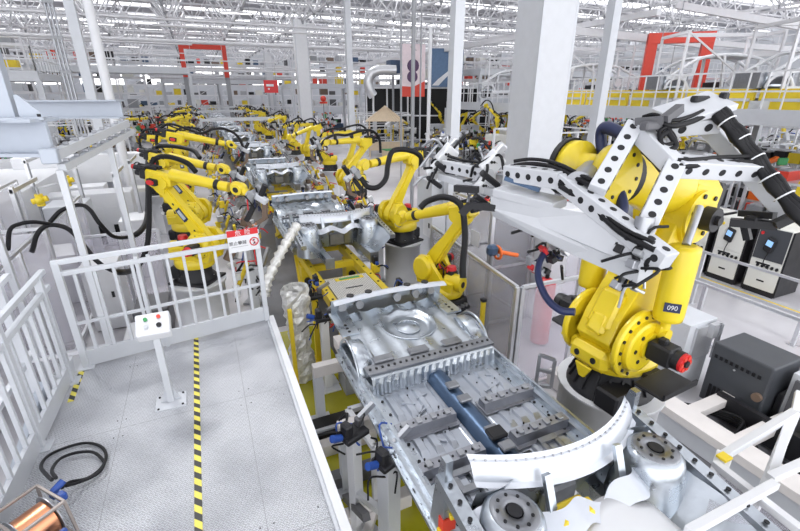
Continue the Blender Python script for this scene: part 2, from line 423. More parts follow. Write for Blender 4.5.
def robot(label, x, y, ped, yaw, a2, a3, a5=20, s=1., hose='hose', gun=True, group=None, plate=True, name='welding_robot', detail=True, wr=0):
    root=empty(name,label,'robot',(x,y,ped),R(yaw),group)
    S=Matrix.Scale(s,4)
    part('base','base',root,S); tt=part('turntable','turntable',root,S)
    mo=part('motor','motor',tt,T((-.14,.0,.47))@Matrix.Rotation(0,4,'Z')) if detail else None
    if detail:
        m2=part('motor','motor',tt,T((.29,-.23,.67))@Matrix.Rotation(R(90),4,'X'))
    sh=S@T((.312,0,.67))@Ry(R(a2))
    la=part('lower_arm','lower_arm',root,sh)
    if plate: pl=part('name_plate','name_plate',la,Matrix()); pl['label']='blue name plate'
    el=S@T((.312,0,.67))@Ry(R(a2))@T((0,0,1.075))@Ry(-R(a2))@Ry(-R(a3))
    fa=part('forearm','forearm',root,el)
    if hose: part('hose',hose,root,el)
    w=el@T((1.28,0,.21))@Matrix.Rotation(R(wr),4,'X')@Ry(R(a5))
    wr_=part('wrist','wrist',root,w)
    if gun: part('welding_gun','welding_gun',root,w)
    return root
def pedestal(label, x, y, h, r=.34, group=None, m='lgrey', flange=True):
    b=MB(); b.lathe([(r+.08,0),(r+.08,.03),(r,.03),(r,h-.03),(r+.03,h-.03),(r+.03,h)],(0,0,0),m=m,n=32)
    for k in range(6): b.box(((r+.03)*math.cos(k*PI/3),(r+.03)*math.sin(k*PI/3),.06),(.05,.02,.07),m,Matrix.Rotation(k*PI/3,3,'Z'))
    return tag(b.build('robot_pedestal',loc=(x,y,0)),label,'pedestal',group)
def pedcopy(o, x, y, label):
    return copy_tree(o,(x,y,0),None,label)
# ---------------------------------------------------------------- car underbody; nose toward -y, origin at nose on the centre line, z is world height
def car_parts():
    P=[]
    ZF=1.10
    # floor pans with embossed ribs
    def pan(u,v):
        x=-.72+1.44*u; y=.95+1.45*v; z=ZF
        ax=abs(x)
        z+=.018*(1 if (int((ax+.02)/.07)%2==0 and .2<ax<.66) else 0)*(1 if (.06<v<.26 or .42<v<.55 or .72<v<.92) else 0)
        z+=.01*math.sin(x*9+y*4)*(.5 if ax>.16 else 0)
        return Vector((x,y,z))
    b=MB(); b.grid(pan,96,24,'galvpan',False)
    rnd=random.Random(4)
    for k in range(60):
        x=rnd.uniform(-.7,.7); y=rnd.uniform(1.,2.35)
        if abs(x)>.17: b.cyl((x,y,ZF+.004),(x,y,ZF+.02),.008,'dark',6)
    for k in range(26):     # curved white sealer lines and stiffening swages
        x=rnd.choice([-1,1])*rnd.uniform(.25,.6); y=rnd.uniform(1.05,2.3); a=rnd.choice([.5,-.5,.25,1.2])
        b.beam((x-.06,y-.06*a,ZF+.012),(x+.06,y+.06*a,ZF+.012),.012,.014,'galvpan')
    P.append(('floor_pan',b,.0))
    b=MB()  # tunnel
    prof=[(-.115,.0),(-.085,.05),(-.045,.08),(.045,.08),(.085,.05),(.115,.0)]
    def tun(u,v):
        k=u*(len(prof)-1); i=min(int(k),len(prof)-2); f=k-i
        x=prof[i][0]*(1-f)+prof[i+1][0]*f; z=prof[i][1]*(1-f)+prof[i+1][1]*f
        g=1+.35*max(0,1-v*3); return Vector((x*g,.85+1.55*v,ZF+.005+z*g))
    b.grid(tun,10,16,'galvblue'); 
    for y in (1.15,1.32,1.5,1.9,2.1): b.cbox((0,y,ZF+.12),(.12,.09,.03),'galv2',.008)
    b.cbox((.0,1.45,ZF+.13),(.15,.12,.04),'dark',.01); b.cbox((.03,1.16,ZF+.14),(.16,.07,.05),'dark',.01)
    P.append(('tunnel',b,0))
    for sx in (-1,1):   # rocker sills
        b=MB(); x=sx*.755
        b.b2(x-.055,x+.055,.92,3.15,ZF-.08,ZF+.07,'galv'); b.b2(x-sx*.02-.10,x-sx*.02+.10,.92,3.15,ZF-.02,ZF+.012,'galv')
        b.b2(x-.012,x+.012,.92,3.15,ZF+.07,ZF+.11,'galv')
        for k in range(20): b.cyl((x+sx*.056,1.0+k*.11,ZF),(x+sx*.060,1.0+k*.11,ZF),.016 if k%3 else .026,'dark',8)
        for k in range(12): b.cyl((x-sx*.10,1.0+k*.18,ZF+.012),(x-sx*.10,1.0+k*.18,ZF+.02),.014,'dark',8)
        P.append(('rocker_sill',b,.006))
        for v,dz,mm in ((1.42,.0,'galvx'),(1.84,.0,'galvx')):   # seat cross members
            b=MB(); b.prism([(-.06,0),(.06,0),(.042,.09),(-.042,.09)],(sx*.15,v,ZF),(0,1,0),(0,0,1),(sx,0,0),.56,mm)
            b.b2(min(sx*.14,sx*.71),max(sx*.14,sx*.71),v-.09,v+.09,ZF+.012,ZF+.02,mm)
            for k in range(9): b.cyl((sx*(.19+k*.06),v,ZF+.09),(sx*(.19+k*.06),v,ZF+.096),.010,'dark',8)
            for k in range(4): b.cbox((sx*(.22+k*.14),v,ZF+.10),(.05,.06,.02),'steel',.004)
            P.append(('seat_cross_member',b,.004))
        b=MB(); v=1.05   # bracket frame near front footwell
        cx=sx*.42
        b.b2(cx-.09,cx+.09,1.2-.05,1.2+.0,ZF+.02,ZF+.05,'galv2'); b.b2(cx-.09,cx+.09,1.34-.05,1.34,ZF+.02,ZF+.05,'galv2')
        b.b2(cx-.09,cx-.05,1.15,1.34,ZF+.02,ZF+.045,'galv2'); b.b2(cx+.05,cx+.09,1.15,1.34,ZF+.02,ZF+.045,'galv2')
        P.append(('seat_bracket',b,.004))
    # kick-up under rear seat
    b=MB()
    def kick(u,v):
        x=-.70+1.4*u; pr=[(2.38,0),(2.40,.16),(2.44,.18),(2.56,.18)]
        k=v*3; i=min(int(k),2); f=k-i; y=pr[i][0]*(1-f)+pr[i+1][0]*f; z=pr[i][1]*(1-f)+pr[i+1][1]*f
        rib=.018 if (int(u*34)%2==0 and i==0) else 0
        return Vector((x,y-rib,ZF+z))
    b.grid(kick,68,9,'galv',False)
    b.b2(-.72,.72,2.42,2.56,ZF+.182,ZF+.202,'galv2')
    for k in range(22): b.cyl((-.68+k*.065,2.49,ZF+.202),(-.68+k*.065,2.49,ZF+.21),.014,'dark',8)
    for x in (-.5,-.1,.3): b.cbox((x,2.60,ZF+.215),(.22,.10,.03),'galv2',.01)
    P.append(('rear_seat_step',b,0))
    # rear floor and spare wheel well
    b=MB()
    def rear(u,v):
        x=-.55+1.1*u; y=2.56+1.0*v; d=math.hypot(x-.05,(y-3.12))
        z=ZF+.19+.03*v
        if d<.31: z-=.05*min(1,(.31-d)/.07)
        if d<.12: z+=.03*(1-d/.12)
        z+=.01*math.sin(x*26)*(1 if d>.33 else 0)
        return Vector((x,y,z))
    b.grid(rear,44,40,'galv'); 
    b.torus((.05,3.12,ZF+.203),.32,.008,m='galv',n=28); b.torus((.05,3.12,ZF+.165),.14,.008,m='galv',n=20)
    P.append(('rear_floor',b,0))
    for sx in (-1,1):
        b=MB()
        def wh(u,v,sx=sx):
            a=PI*u; r=.30; y=2.86+r*math.cos(a); z=ZF-.02+.27*math.sin(a)
            x=sx*(.60+.17*v); z+=.02*math.sin(v*PI)
            return Vector((x,y,z))
        b.grid(wh,16,6,'galv'); b.torus((sx*.77,2.86,ZF-.02),.31,.014,(1,0,0),'galv',16,0,PI)
        b.grid(lambda u,v,sx=sx: Vector((sx*(.60+.01*v),2.86+.30*math.cos(PI*u)*v,ZF+.0+.26*math.sin(PI*u)*v)),16,3,'galv')
        P.append(('rear_wheelhouse',b,0))
        b=MB(); b.beam((sx*.60,2.4,ZF+.06),(sx*.62,3.62,ZF+.22),.12,.13,'galv'); b.b2(sx*.66-.10,sx*.66+.10,3.1,3.62,ZF+.22,ZF+.24,'galv')
        for k in range(7): b.cyl((sx*.66,3.15+k*.07,ZF+.24),(sx*.66,3.15+k*.07,ZF+.245),.018,'dark',8)
        P.append(('rear_rail',b,.006))
    b=MB()  # rear panel
    def rp(u,v):
        x=-.74+1.48*u; y=3.60+.07*(1-(2*u-1)**2)-.05*v; return Vector((x,y,ZF+.12+.30*v))
    b.grid(rp,24,5,'galv'); b.grid(lambda u,v: Vector((-.74+1.48*u,3.55+.07*(1-(2*u-1)**2)-.14*v,ZF+.42+.025*math.sin(v*PI))),24,4,'galvlight')
    for x in (-.5,-.26,.26,.5): b.cyl((x,3.52+.06*(1-(x/.74)**2),ZF+.435),(x,3.52+.06*(1-(x/.74)**2),ZF+.452),.045,'dark',14)
    for x in (-.6,-.38,.12,.38,.6): b.cyl((x,3.60,ZF+.30),(x,3.555,ZF+.31),.05,'galv2',12)
    P.append(('rear_panel',b,0))
    # dash panel
    b=MB()
    def dash(u,v):
        x=-.70+1.4*u; w=max(0,1-abs(x)/.2)
        return Vector((x,.92-.14*v+.02*math.sin(x*14)-.05*w*(1-v),ZF+.0+.52*v))
    b.grid(dash,40,8,'galv')
    for x,z,r in ((-.45,.3,.05),(-.25,.36,.035),(.3,.34,.06),(.5,.25,.04),(0,.42,.04)): b.cyl((x,.84,ZF+z),(x,.80,ZF+z),r,'galv2',14)
    b.cbox((0,.82,ZF+.15),(.30,.06,.22),'galv2',.02)
    P.append(('dash_panel',b,0))
    b=MB()  # curved pale cowl panel
    n=20
    def cowl(u,v):
        x=-.65+1.36*u; y=.72+.20*(2*u-1)**2*1.0; z=ZF+.53+.02*(1-(2*u-1)**2)
        k=v
        return Vector((x,y+.03-.07*k,z+.06-.10*k*k))
    b.grid(cowl,n*2,6,'galvlight'); 
    b.grid(lambda u,v: Vector((-.65+1.36*u,.75+.20*(2*u-1)**2+.02*v,ZF+.59+.02*(1-(2*u-1)**2)+.018*v)),40,1,'galvlight')
    b.grid(lambda u,v: Vector((-.65+1.36*u,.68+.20*(2*u-1)**2-.03*v,ZF+.490+.02*(1-(2*u-1)**2)-.015*v)),40,1,'galvlight')
    for k in range(24):
        u=(k+.5)/24; q=cowl(u,.06); b.cyl(q+Vector((0,-.002,.0)),q+Vector((0,-.008,.006)),.007,'steel',6)
    P.append(('cowl_panel',b,0))
    b=MB()  # wavy lower windscreen support
    def sup(u,v):
        x=-.74+1.48*u; y=.56+.20*(2*u-1)**2; return Vector((x,y-.13*v+.02*math.sin(u*34),ZF+.44+.035*math.sin(u*21)-.05*v))
    b.grid(sup,60,3,'galvlight'); b.beam((.26,.60,ZF+.42),(.27,.68,ZF+.60),.05,.03,'galv'); b.beam((-.3,.60,ZF+.42),(-.3,.68,ZF+.60),.05,.03,'galv')
    P.append(('windscreen_support',b,.0))
    for sx in (-1,1):
        b=MB(); o=(sx*.57,.62,0)
        b.lathe([(.235,ZF+.0),(.215,ZF+.2),(.19,ZF+.40),(.17,ZF+.48),(.135,ZF+.515),(.06,ZF+.505),(.045,ZF+.49)],o,m='galv',n=26)
        b.lathe([(.135,ZF+.515),(.13,ZF+.522),(.05,ZF+.522),(.048,ZF+.515)],o,m='galv2',n=26)
        b.cyl((o[0],o[1],ZF+.50),(o[0],o[1],ZF+.526),.042,'dark',16)
        for k in range(9): a=k*2*PI/9; b.cyl((o[0]+.095*math.cos(a),o[1]+.095*math.sin(a),ZF+.52),(o[0]+.095*math.cos(a),o[1]+.095*math.sin(a),ZF+.528),.010,'dark',7)
        P.append(('strut_tower',b,0))
        b=MB()  # apron / wheelhouse skin
        b.grid(lambda u,v,sx=sx: Vector((sx*(.32+.42*v+.03*math.sin(u*9)),-.0+1.0*u,ZF-.05+.36*v+.10*math.sin(u*PI)*v)),18,6,'galv')
        b.beam((sx*.80,.02,ZF+.33),(sx*.80,1.0,ZF+.47),.09,.07,'galv'); 
        for k in range(9): b.cyl((sx*.80,.1+k*.1,ZF+.385+k*.014),(sx*.80,.1+k*.1,ZF+.394+k*.014),.014,'dark',8)
        P.append(('front_apron',b,0))
        b=MB(); b.beam((sx*.40,-.05,ZF+.05),(sx*.38,.9,ZF+.02),.10,.14,'galv'); b.beam((sx*.38,.9,ZF+.02),(sx*.34,1.3,ZF-.08),.10,.11,'galv')
        b.cbox((sx*.40,-.07,ZF+.05),(.16,.02,.18),'galv2',.005)
        for k in range(6): b.cyl((sx*.455,.05+k*.13,ZF+.05),(sx*.46,.05+k*.13,ZF+.05),.02,'dark',8)
        P.append(('front_rail',b,.006))
        b=MB(); b.prism([(0,0),(.16,.0),(.12,.30),(.05,.62),(.0,.62)],(sx*.77,.93,ZF+.02),(0,1,0),(0,0,1),(sx,0,0),.05,'galv')
        P.append(('hinge_pillar',b,.006))
    return P
CARP=[]
for n,b,s in car_parts():
    b.v=[(x*.92,y,z) for x,y,z in b.v]; CARP.append((n,b.mesh(n),s))
def car(label, x, y, group=None, name='car_underbody', z=0.):
    r=empty(name,label,'car body',(x,y,z),0,group)
    for n,me,bv in CARP:
        o=bpy.data.objects.new(n,me); COL.objects.link(o); o.parent=r
        if n=='tunnel': o['label']='blue-tinted sheet metal tunnel'
        if n=='cowl_panel': o['label']='pale curved cowl panel'
    return r
# ---------------------------------------------------------------- floor
fl=MB(); fl.b2(-45,60,-6,90,-.1,0,'floor'); struct(fl.build('floor'))
st=MB()
st.b2(.5,1.35,-1,6.4,.0,.012,'film'); struct(st.build('floor'))
st=MB(); st.b2(1.35,2.9,-1,60,.0,.010,'pit'); struct(st.build('floor'))
st=MB(); st.b2(.5,1.35,6.6,60,.0,.012,'pit'); st.b2(2.9,3.9,-1,3.0,0,.010,'pit'); st.b2(3.9,8.5,-1.5,2.4,0,.010,'pit'); struct(st.build('floor'))
# ---------------------------------------------------------------- raised walkway platform
ZP=1.2
pl=empty('walkway_platform','raised walkway platform with silver tread plate deck left of the line','platform',(-.5,2.5,0))
def loc(b,name,par,**k):      # build in world coordinates under a parent standing elsewhere
    o=b.build(name,par,**k); o.matrix_parent_inverse=Matrix.Translation(-Vector(par.location)) if par.rotation_euler.z==0 else par.matrix_basis.inverted(); return o
deck=[(-1.47,-.6),(.44,-.6),(.44,4.62),(-.2,4.62),(-1.36,4.44),(-1.47,2.4)]
b=MB(); b.prism(deck,(0,0,ZP-.03),(1,0,0),(0,1,0),(0,0,1),.03,'tread'); loc(b,'deck_plate',pl)
b=MB(); b.b2(.41,.47,-.6,4.65,ZP-.22,ZP+.035,'white'); b.b2(.385,.41,-.6,4.6,ZP,ZP+.02,'lgrey'); loc(b,'side_fascia',pl,bevel=.004)['label']='white side fascia'
b=MB(); b.beam((-1.36,4.46,ZP-.1),(.44,4.64,ZP-.1),.05,.2,'bgrey'); loc(b,'end_fascia',pl)
b=MB(); b.b2(-1.5,-1.45,-.6,4.4,ZP-.2,ZP,'bgrey'); loc(b,'side_beam',pl)
for x,y in ((.35,4.5),(-1.3,4.3),(.35,1.5),(-1.4,1.5),(.35,-.4),(-1.4,-.4)):
    b=MB(); b.b2(x-.05,x+.05,y-.05,y+.05,.02,ZP-.03,'lgrey'); b.b2(x-.1,x+.1,y-.1,y+.1,0,.02,'lgrey'); loc(b,'leg',pl)
b=MB(); b.box((.0,0,0),(.045,5.1,.004),'hazard'); t=b.build('hazard_tape',loc=(-.355,1.98,ZP+.0022)); tag(t,'yellow and black striped tape down the middle of the deck','floor tape')
b=MB(); b.box((0,0,0),(.045,.5,.004),'hazard'); t=b.build('hazard_tape',loc=(-1.33,4.08,ZP+.0022)); t.rotation_euler.z=R(1); tag(t,'short worn striped tape along the left edge of the deck','floor tape')
b=MB()
for x in (-.9,.02): b.b2(x-.0015,x+.0015,-.5,4.4,ZP-.0005,ZP+.0008,'mgrey')
for y in (1.9,3.3): b.b2(-1.4,.4,y-.0015,y+.0015,ZP-.0005,ZP+.0008,'mgrey')
for x in (-.93,-.87,-.02,.06,.33):
    for y in (1.8,2.0,3.2,3.4,4.2): b.cyl((x,y,ZP),(x,y,ZP+.003),.005,'dark',6)
loc(b,'deck_seam',pl)
# railings
def railing(label, p0, p1, h, posts, bal, name='guard_rail', rails=(1.,), lowz=.16, kick=.14, m='lgrey', gap=None):
    p0=Vector(p0);p1=Vector(p1); d=(p1-p0); L=d.length; d.normalize()
    r=empty(name,label,'railing',tuple(p0)); up=Vector((0,0,1))
    for t in posts:
        q=p0+d*t; b=MB(); b.beam(q,q+up*(h+.0),.055,.055,m); b.box(q+up*.008,(.13,.13,.016),m); loc(b,'post',r,bevel=.004)
    for k,hh in enumerate(rails):
        b=MB(); b.beam(p0+up*h*hh,p1+up*h*hh,.042,.042,m); loc(b,'top_rail' if k==0 else 'middle_rail',r,bevel=.004)
    if kick: b=MB(); b.beam(p0+up*(kick/2+.012),p1+up*(kick/2+.012),.012,kick,m,up=(0,0,1)); loc(b,'toe_board',r)
    if lowz: b=MB(); b.beam(p0+up*lowz,p1+up*lowz,.03,.03,m); loc(b,'bottom_rail',r)
    n=0
    for t in bal:
        q=p0+d*t; b=MB(); b.beam(q+up*lowz,q+up*h*rails[min(1,len(rails)-1)],.026,.026,m); loc(b,'baluster',r)
    return r
A=Vector((-1.33,4.36,ZP)); Bp=Vector((.42,4.62,ZP))
far=railing('light grey railing across the far end of the walkway deck',A,Bp,1.06,(0.03,),[.14+.146*k for k in range(11)],rails=(1.,.90))
b=MB(); b.beam(A+Vector((0,0,.46)),Bp+Vector((0,0,.46)),.026,.026,'lgrey'); loc(b,'middle_rail',far)
# gate leaf post pair in the middle of the far railing
for t in (.62,.72):
    q=A+(Bp-A).normalized()*t; b=MB(); b.beam(q,q+Vector((0,0,1.0)),.03,.03,'lgrey'); loc(b,'gate_post',far)
q=Bp-(Bp-A).normalized()*.03; b=MB(); b.beam(q,q+Vector((0,0,1.02)),.05,.05,'lgrey'); loc(b,'post',far,bevel=.004)
lf=railing('light grey railing along the left side of the walkway deck',(-1.42,1.2,ZP),(-1.38,4.30,ZP),1.02,(1.1,2.1,2.95),[.1+.14*k for k in range(21)],rails=(1.,.86))
b=MB(); b.beam((-1.52,1.2,ZP-.55),(-1.48,3.9,ZP+.10),.05,.26,'bgrey'); t=b.build('stair_stringer'); tag(t,'blue-grey sloping plate outside the left railing','stair stringer')
hr=railing('paired sloping handrail beyond the left railing',(-1.75,1.3,ZP-.15),(-1.52,4.05,ZP+.15),.95,(.4,1.5,2.6),[],rails=(1.,.62,.3),lowz=0,kick=0,name='stair_handrail')
for z in (0,):
    b=MB(); b.beam((-1.9,2.0,0),(-1.9,2.0,1.0),.06,.06,'lgrey'); b.beam((-1.75,3.3,0),(-1.75,3.3,1.1),.06,.06,'lgrey'); b.beam((-1.62,1.45,0),(-1.62,1.45,1.0),.06,.06,'lgrey'); loc(b,'support',hr)
# sign on the far railing
c=A+(Bp-A).normalized()*1.60; dx=(Bp-A).normalized()
sg=empty('warning_sign','red and white danger sign fixed to the far railing','sign',(c.x,c.y-.035,ZP+.98)); nrm=Vector((dx.y,-dx.x,0)); tl=Vector((0,0,1))
sx=.155
def sp(x,z,o=0): return Vector((c.x,c.y-.035,ZP+.98))+dx*x+tl*z+nrm*o
def splate(x0,x1,z0,z1,o,m,nm):
    b=MB(); b.prism([(x0,z0),(x1,z0),(x1,z1),(x0,z1)],sp(0,0,o),dx,tl,nrm,.004,m); return loc(b,nm,sg)
splate(-sx,sx,-.10,.07,0,'white','white_plate'); splate(-sx,sx,.07,.135,0,'red','red_band')
def stext(s,size,m,x,z):
    t=text_mb(s,size,m,sp(x,z,.0055),dx,tl,None); t.parent=sg; t.matrix_parent_inverse=Matrix.Translation(-Vector(sg.location)); return t
stext('危  险',.06,'white',0,.10); stext('禁止攀越',.044,'dark',-.06,-.005); 
b=MB(); o=sp(.105,-.01,.006); b.torus(o,.042,.006,nrm,'red',20,k=6); b.beam(o-dx*.03+tl*.03,o+dx*.03-tl*.03,.006,.008,'red',up=nrm)
b.beam(o-tl*.025,o+tl*.005,.004,.012,'dark',up=nrm); b.ball(o+tl*.018,.008,'dark',8); b.beam(o-dx*.012-tl*.03,o-tl*.008,.004,.008,'dark',up=nrm); b.beam(o+dx*.014-tl*.03,o-tl*.008,.004,.008,'dark',up=nrm); loc(b,'prohibition_symbol',sg)
splate(-.13,.04,-.045,-.041,.001,'mgrey','underline')
# control station
cs=empty('control_station','white push-button control box on a post standing on the deck','control panel',(-.55,3.49,ZP))
b=MB(); b.box((0,-.01,.006),(.23,.20,.012),'lgrey'); 
for x in (-.09,.09):
    for y in (-.09,.07): b.cyl((x,y,.012),(x,y,.02),.009,'dark',8)
b.build('base_plate',cs)
b=MB(); b.beam((0,0,.012),(0,0,.66),.05,.05,'lgrey'); b.prism([(0,0),(.055,0),(0,.12)],(.025,-.003,.012),(1,0,0),(0,0,1),(0,1,0),.006,'lgrey'); b.prism([(0,0),(-.055,0),(0,.12)],(-.025,-.003,.012),(1,0,0),(0,0,1),(0,1,0),.006,'lgrey'); b.build('post',cs,bevel=.003)
rot=Matrix.Rotation(R(35),3,'X')
b=MB(); b.cbox((0,-.0,.72),(.235,.19,.10),'white',.008,rot); bx=b.build('control_box',cs)
nn=rot@Vector((0,0,1)); ay=rot@Vector((0,1,0))
for x,y,mm,nm,lb in ((.045,.045,'redpaint','indicator_lamp','small orange lamp'),(.045,-.03,'dark','stop_button','dark mushroom button'),(-.045,.035,'green','start_button','small green button'),(-.045,-.03,'lgrey','selector_switch',None)):
    p=Vector((0,0,.72))+Vector((1,0,0))*x+ay*y+nn*.05; b=MB(); b.cyl(p,p+nn*.006,.018,'alu',14); b.cyl(p+nn*.006,p+nn*.022,.014 if nm!='stop_button' else .018,mm,14); o=b.build(nm,bx)
    if lb: o['label']=lb
# cable reel, bottom left
cr=empty('cable_reel','metal framed copper cable reel with blue fittings on the deck corner','cable reel',(-1.15,2.42,ZP),R(-48)); cr.scale=(.85,.85,.85)
W_=.19
b=MB()
for y in (-.17,.10):
    for x0,z0,x1,z1 in ((-W_,0.01,-W_*.8,.33),(W_,0.01,W_*.8,.33),(-W_*.8,.33,W_*.8,.33),(-W_,.01,W_,.01)): b.beam((x0,y,z0),(x1,y,z1),.018,.018,'lbrown')
for x,z in ((-W_*.8,.33),(W_*.8,.33),(-W_,.01),(W_,.01)): b.beam((x,-.17,z),(x,.10,z),.018,.018,'lbrown')
b.build('frame',cr,bevel=.003)
b=MB(); b.lathe([(.15,0),(.15,.006)],(0,-.14,.17),(0,1,0),'steel',26); b.lathe([(.15,0),(.15,.006)],(0,.06,.17),(0,1,0),'steel',26); b.cyl((0,-.17,.17),(0,.10,.17),.02,'steel',10); b.build('spool_flange',cr)
b=MB()
pr=[]
for k in range(19): pr+= [(.112,-.132+k*.01),(.122,-.127+k*.01)]
b.lathe(pr,(0,0,.17),(0,1,0),'copper',26); b.build('wound_cable',cr)['label']='copper-coloured wound cable'
b=MB(); b.cbox((-.03,.13,.28),(.06,.05,.06),'blue',.01); b.cyl((-.03,.12,.30),(-.03,.20,.33),.025,'blue',10); b.build('blue_coupling',cr); b=MB(); b.cbox((.06,.13,.3),(.06,.05,.06),'blue',.01); b.build('blue_coupling',cr); b=MB(); b.cbox((.20,.0,.14),(.04,.09,.09),'blue',.01); b.build('blue_coupling',cr)
b=MB()
pts=[(-1.093,2.561,1.500),(-1.181,2.728,1.420),(-1.295,2.972,1.300),(-1.320,3.162,1.222),(-1.229,3.203,1.222),(-1.107,3.201,1.222),(-1.001,3.122,1.222),(-0.946,3.005,1.222),(-0.953,2.892,1.222),(-1.019,2.813,1.230),(-1.111,2.799,1.250),(-1.122,2.706,1.300)]
b.tube(smooth_path(pts,8),.0105,'cable',8)
pts=[(-1.075,2.569,1.500),(-1.166,2.776,1.400),(-1.221,3.058,1.250),(-1.145,3.100,1.235),(-1.035,3.055,1.240),(-0.964,2.959,1.245),(-0.934,2.882,1.250),(-0.964,2.809,1.245),(-1.051,2.773,1.250),(-1.103,2.713,1.300)]
b.tube(smooth_path(pts,8),.0105,'cable',8)
tag(b.build('looped_hose'),'black hose looped on the tread plate behind the cable reel','hose')
# ---------------------------------------------------------------- car bodies on the line
CX=1.71
CARY=[.60,6.25,12.5,18.7,24.9,31.,37.,43.,49.,55.]
near=['bare car underbody nearest the camera with blue tunnel and curved pale cowl','bare car underbody second on the line, behind the yellow carrier plate','bare car underbody third along the line','bare car underbody fourth along the line']
for k,y in enumerate(CARY):
    cx_=CX if k==0 else (1.93 if k==1 else 1.98)
    if k<4: car(near[k],cx_,y,'car underbodies on the line')
    else: car('bare car underbody far down the line, '+ORD[k]+' from the camera',cx_,y,'car underbodies on the line')
# ---------------------------------------------------------------- yellow carriers
def carrier_parts():
    P=[]
    for x in (-.42,.38):
        b=MB(); b.b2(x-.05,x+.05,-2.4,2.3,.84,.98,'yellow2'); 
        for k in range(14): b.cyl((x,-2.2+k*.33,.98),(x,-2.2+k*.33,.987),.018,'dark',8)
        P.append(('side_beam',b))
    for y in (-2.2,-1.15,-.6,.5,1.2,2.1): b=MB(); b.b2(-.40,.36,y-.05,y+.05,.86,.96,'yellow2'); P.append(('cross_beam',b))
    b=MB(); b.b2(-.36,.30,-.55,.45,.97,1.0,'grate'); b.b2(-.40,.34,-.60,-.54,.96,1.03,'yellow2'); P.append(('load_plate',b))
    b=MB(); b.b2(-.16,.10,.0,.03,1.0,1.004,'dark'); b.b2(-.22,.22,.30,.40,1.0,1.006,'yellow2'); b.b2(-.16,.16,.32,.38,1.006,1.009,'green'); P.append(('stencil',b))
    for x,y in ((-.42,-.9),(.38,-.9),(-.42,1.6),(.38,1.6)):
        b=MB(); b.b2(x-.09,x+.09,y-.13,y+.13,.30,.84,'yellow2'); b.b2(x-.12,x+.12,y-.17,y+.17,.012,.30,'mgrey'); b.cyl((x,y-.15,.6),(x,y-.2,.6),.06,'dark',12); P.append(('lifting_leg',b))
    for x,y in ((-.55,-.75),(-.55,.2),(.50,-.4),(.52,.6)):
        b=MB(); b.cbox((x,y,1.0),(.12,.14,.14),'yellow2',.01); b.cbox((x,y,1.13),(.07,.10,.14),'dark',.01); b.cbox((x,y-.08,1.10),(.05,.06,.05),'blue',.005); b.beam((x,y,.93),(x+(.1 if x<0 else -.1),y,.93),.06,.06,'yellow2')
        cable_bits(b,(x,y,1.0),5,.14,.009,('cable','blue','red'),int(abs(x*100+y*10))); P.append(('locating_clamp',b))
    for s in (-1,1):
        b=MB(); b.beam((s*.52,-.9,.35),(s*.46,-2.2,.88),.07,.09,'yellow2'); P.append(('diagonal_brace',b)); b=MB(); b.beam((s*.52,1.5,.35),(s*.46,2.2,.88),.07,.09,'yellow2'); P.append(('diagonal_brace',b))
    return P
CP=[(n,b.mesh(n)) for n,b in carrier_parts()]
for k in range(7):
    y=5.55+6.*k if k else 5.50
    r=empty('yellow_carrier',['yellow carrier frame with dimpled grey load plate between the first two underbodies','yellow carrier frame under the rear of the second underbody','yellow carrier frame behind the third underbody'][k] if k<3 else 'yellow carrier frame far down the line, '+ORD[k]+' from the camera','carrier',(1.76 if k==0 else 1.9,y,0),0,'yellow carriers on the line')
    for n,me in CP:
        o=bpy.data.objects.new(n,me); COL.objects.link(o); o.parent=r
# ---------------------------------------------------------------- frame below the nearest body
uf=empty('body_skid','white and steel skid frame carrying the nearest underbody','skid',(CX,2.2,0))
for x in (-.56,.56):
    b=MB(); b.b2(x-.06,x+.06,-2.0,2.2,.80,.94,'beam'); b.build('long_beam',uf,bevel=.006)
for y in (-1.8,-.6,.9,1.9):
    b=MB(); b.b2(-.95,.95,y-.05,y+.05,.66,.80,'beam'); b.build('cross_beam',uf,bevel=.006)
for x in (-.9,.9):
    for y in (-1.8,.9,1.9): b=MB(); b.b2(x-.05,x+.05,y-.05,y+.05,.02,.66,'lgrey'); b.b2(x-.12,x+.12,y-.12,y+.12,.010,.03,'lgrey'); b.build('leg',uf)
b=MB(); b.b2(-.53,-.45,1.35,1.9,.94,1.0,'yellow2'); b.build('yellow_strip',uf)
for x in (-.62,.62):
    for y in (-1.5,-.4,.4,1.2):
        b=MB(); b.cyl((x,y,.94),(x,y,1.01),.03,'steel',10); b.build('locating_pin',uf)
for y,z in ((2.55,.0),(3.0,0),(3.45,0)):
    b=MB(); b.b2(.50,1.3,y+.15-.06,y+.15+.06,.013,.16,'beam' if y!=3.0 else 'charcoal'); t=b.build('floor_beam',bevel=.006); tag(t,{2.55:'pale steel floor beam nearest the camera beside the deck',3.0:'dark steel floor beam between two pale ones beside the deck',3.45:'pale steel floor beam furthest from the camera beside the deck'}[y],'beam','floor beams beside the deck')
b=MB(); b.b2(.47,1.32,3.75,4.05,.014,.12,'dark'); b.b2(.47,1.32,3.80,3.84,.12,.15,'lgrey'); t=b.build('cable_tray'); tag(t,'black cable trough crossing the olive film behind the floor beams','cable tray')
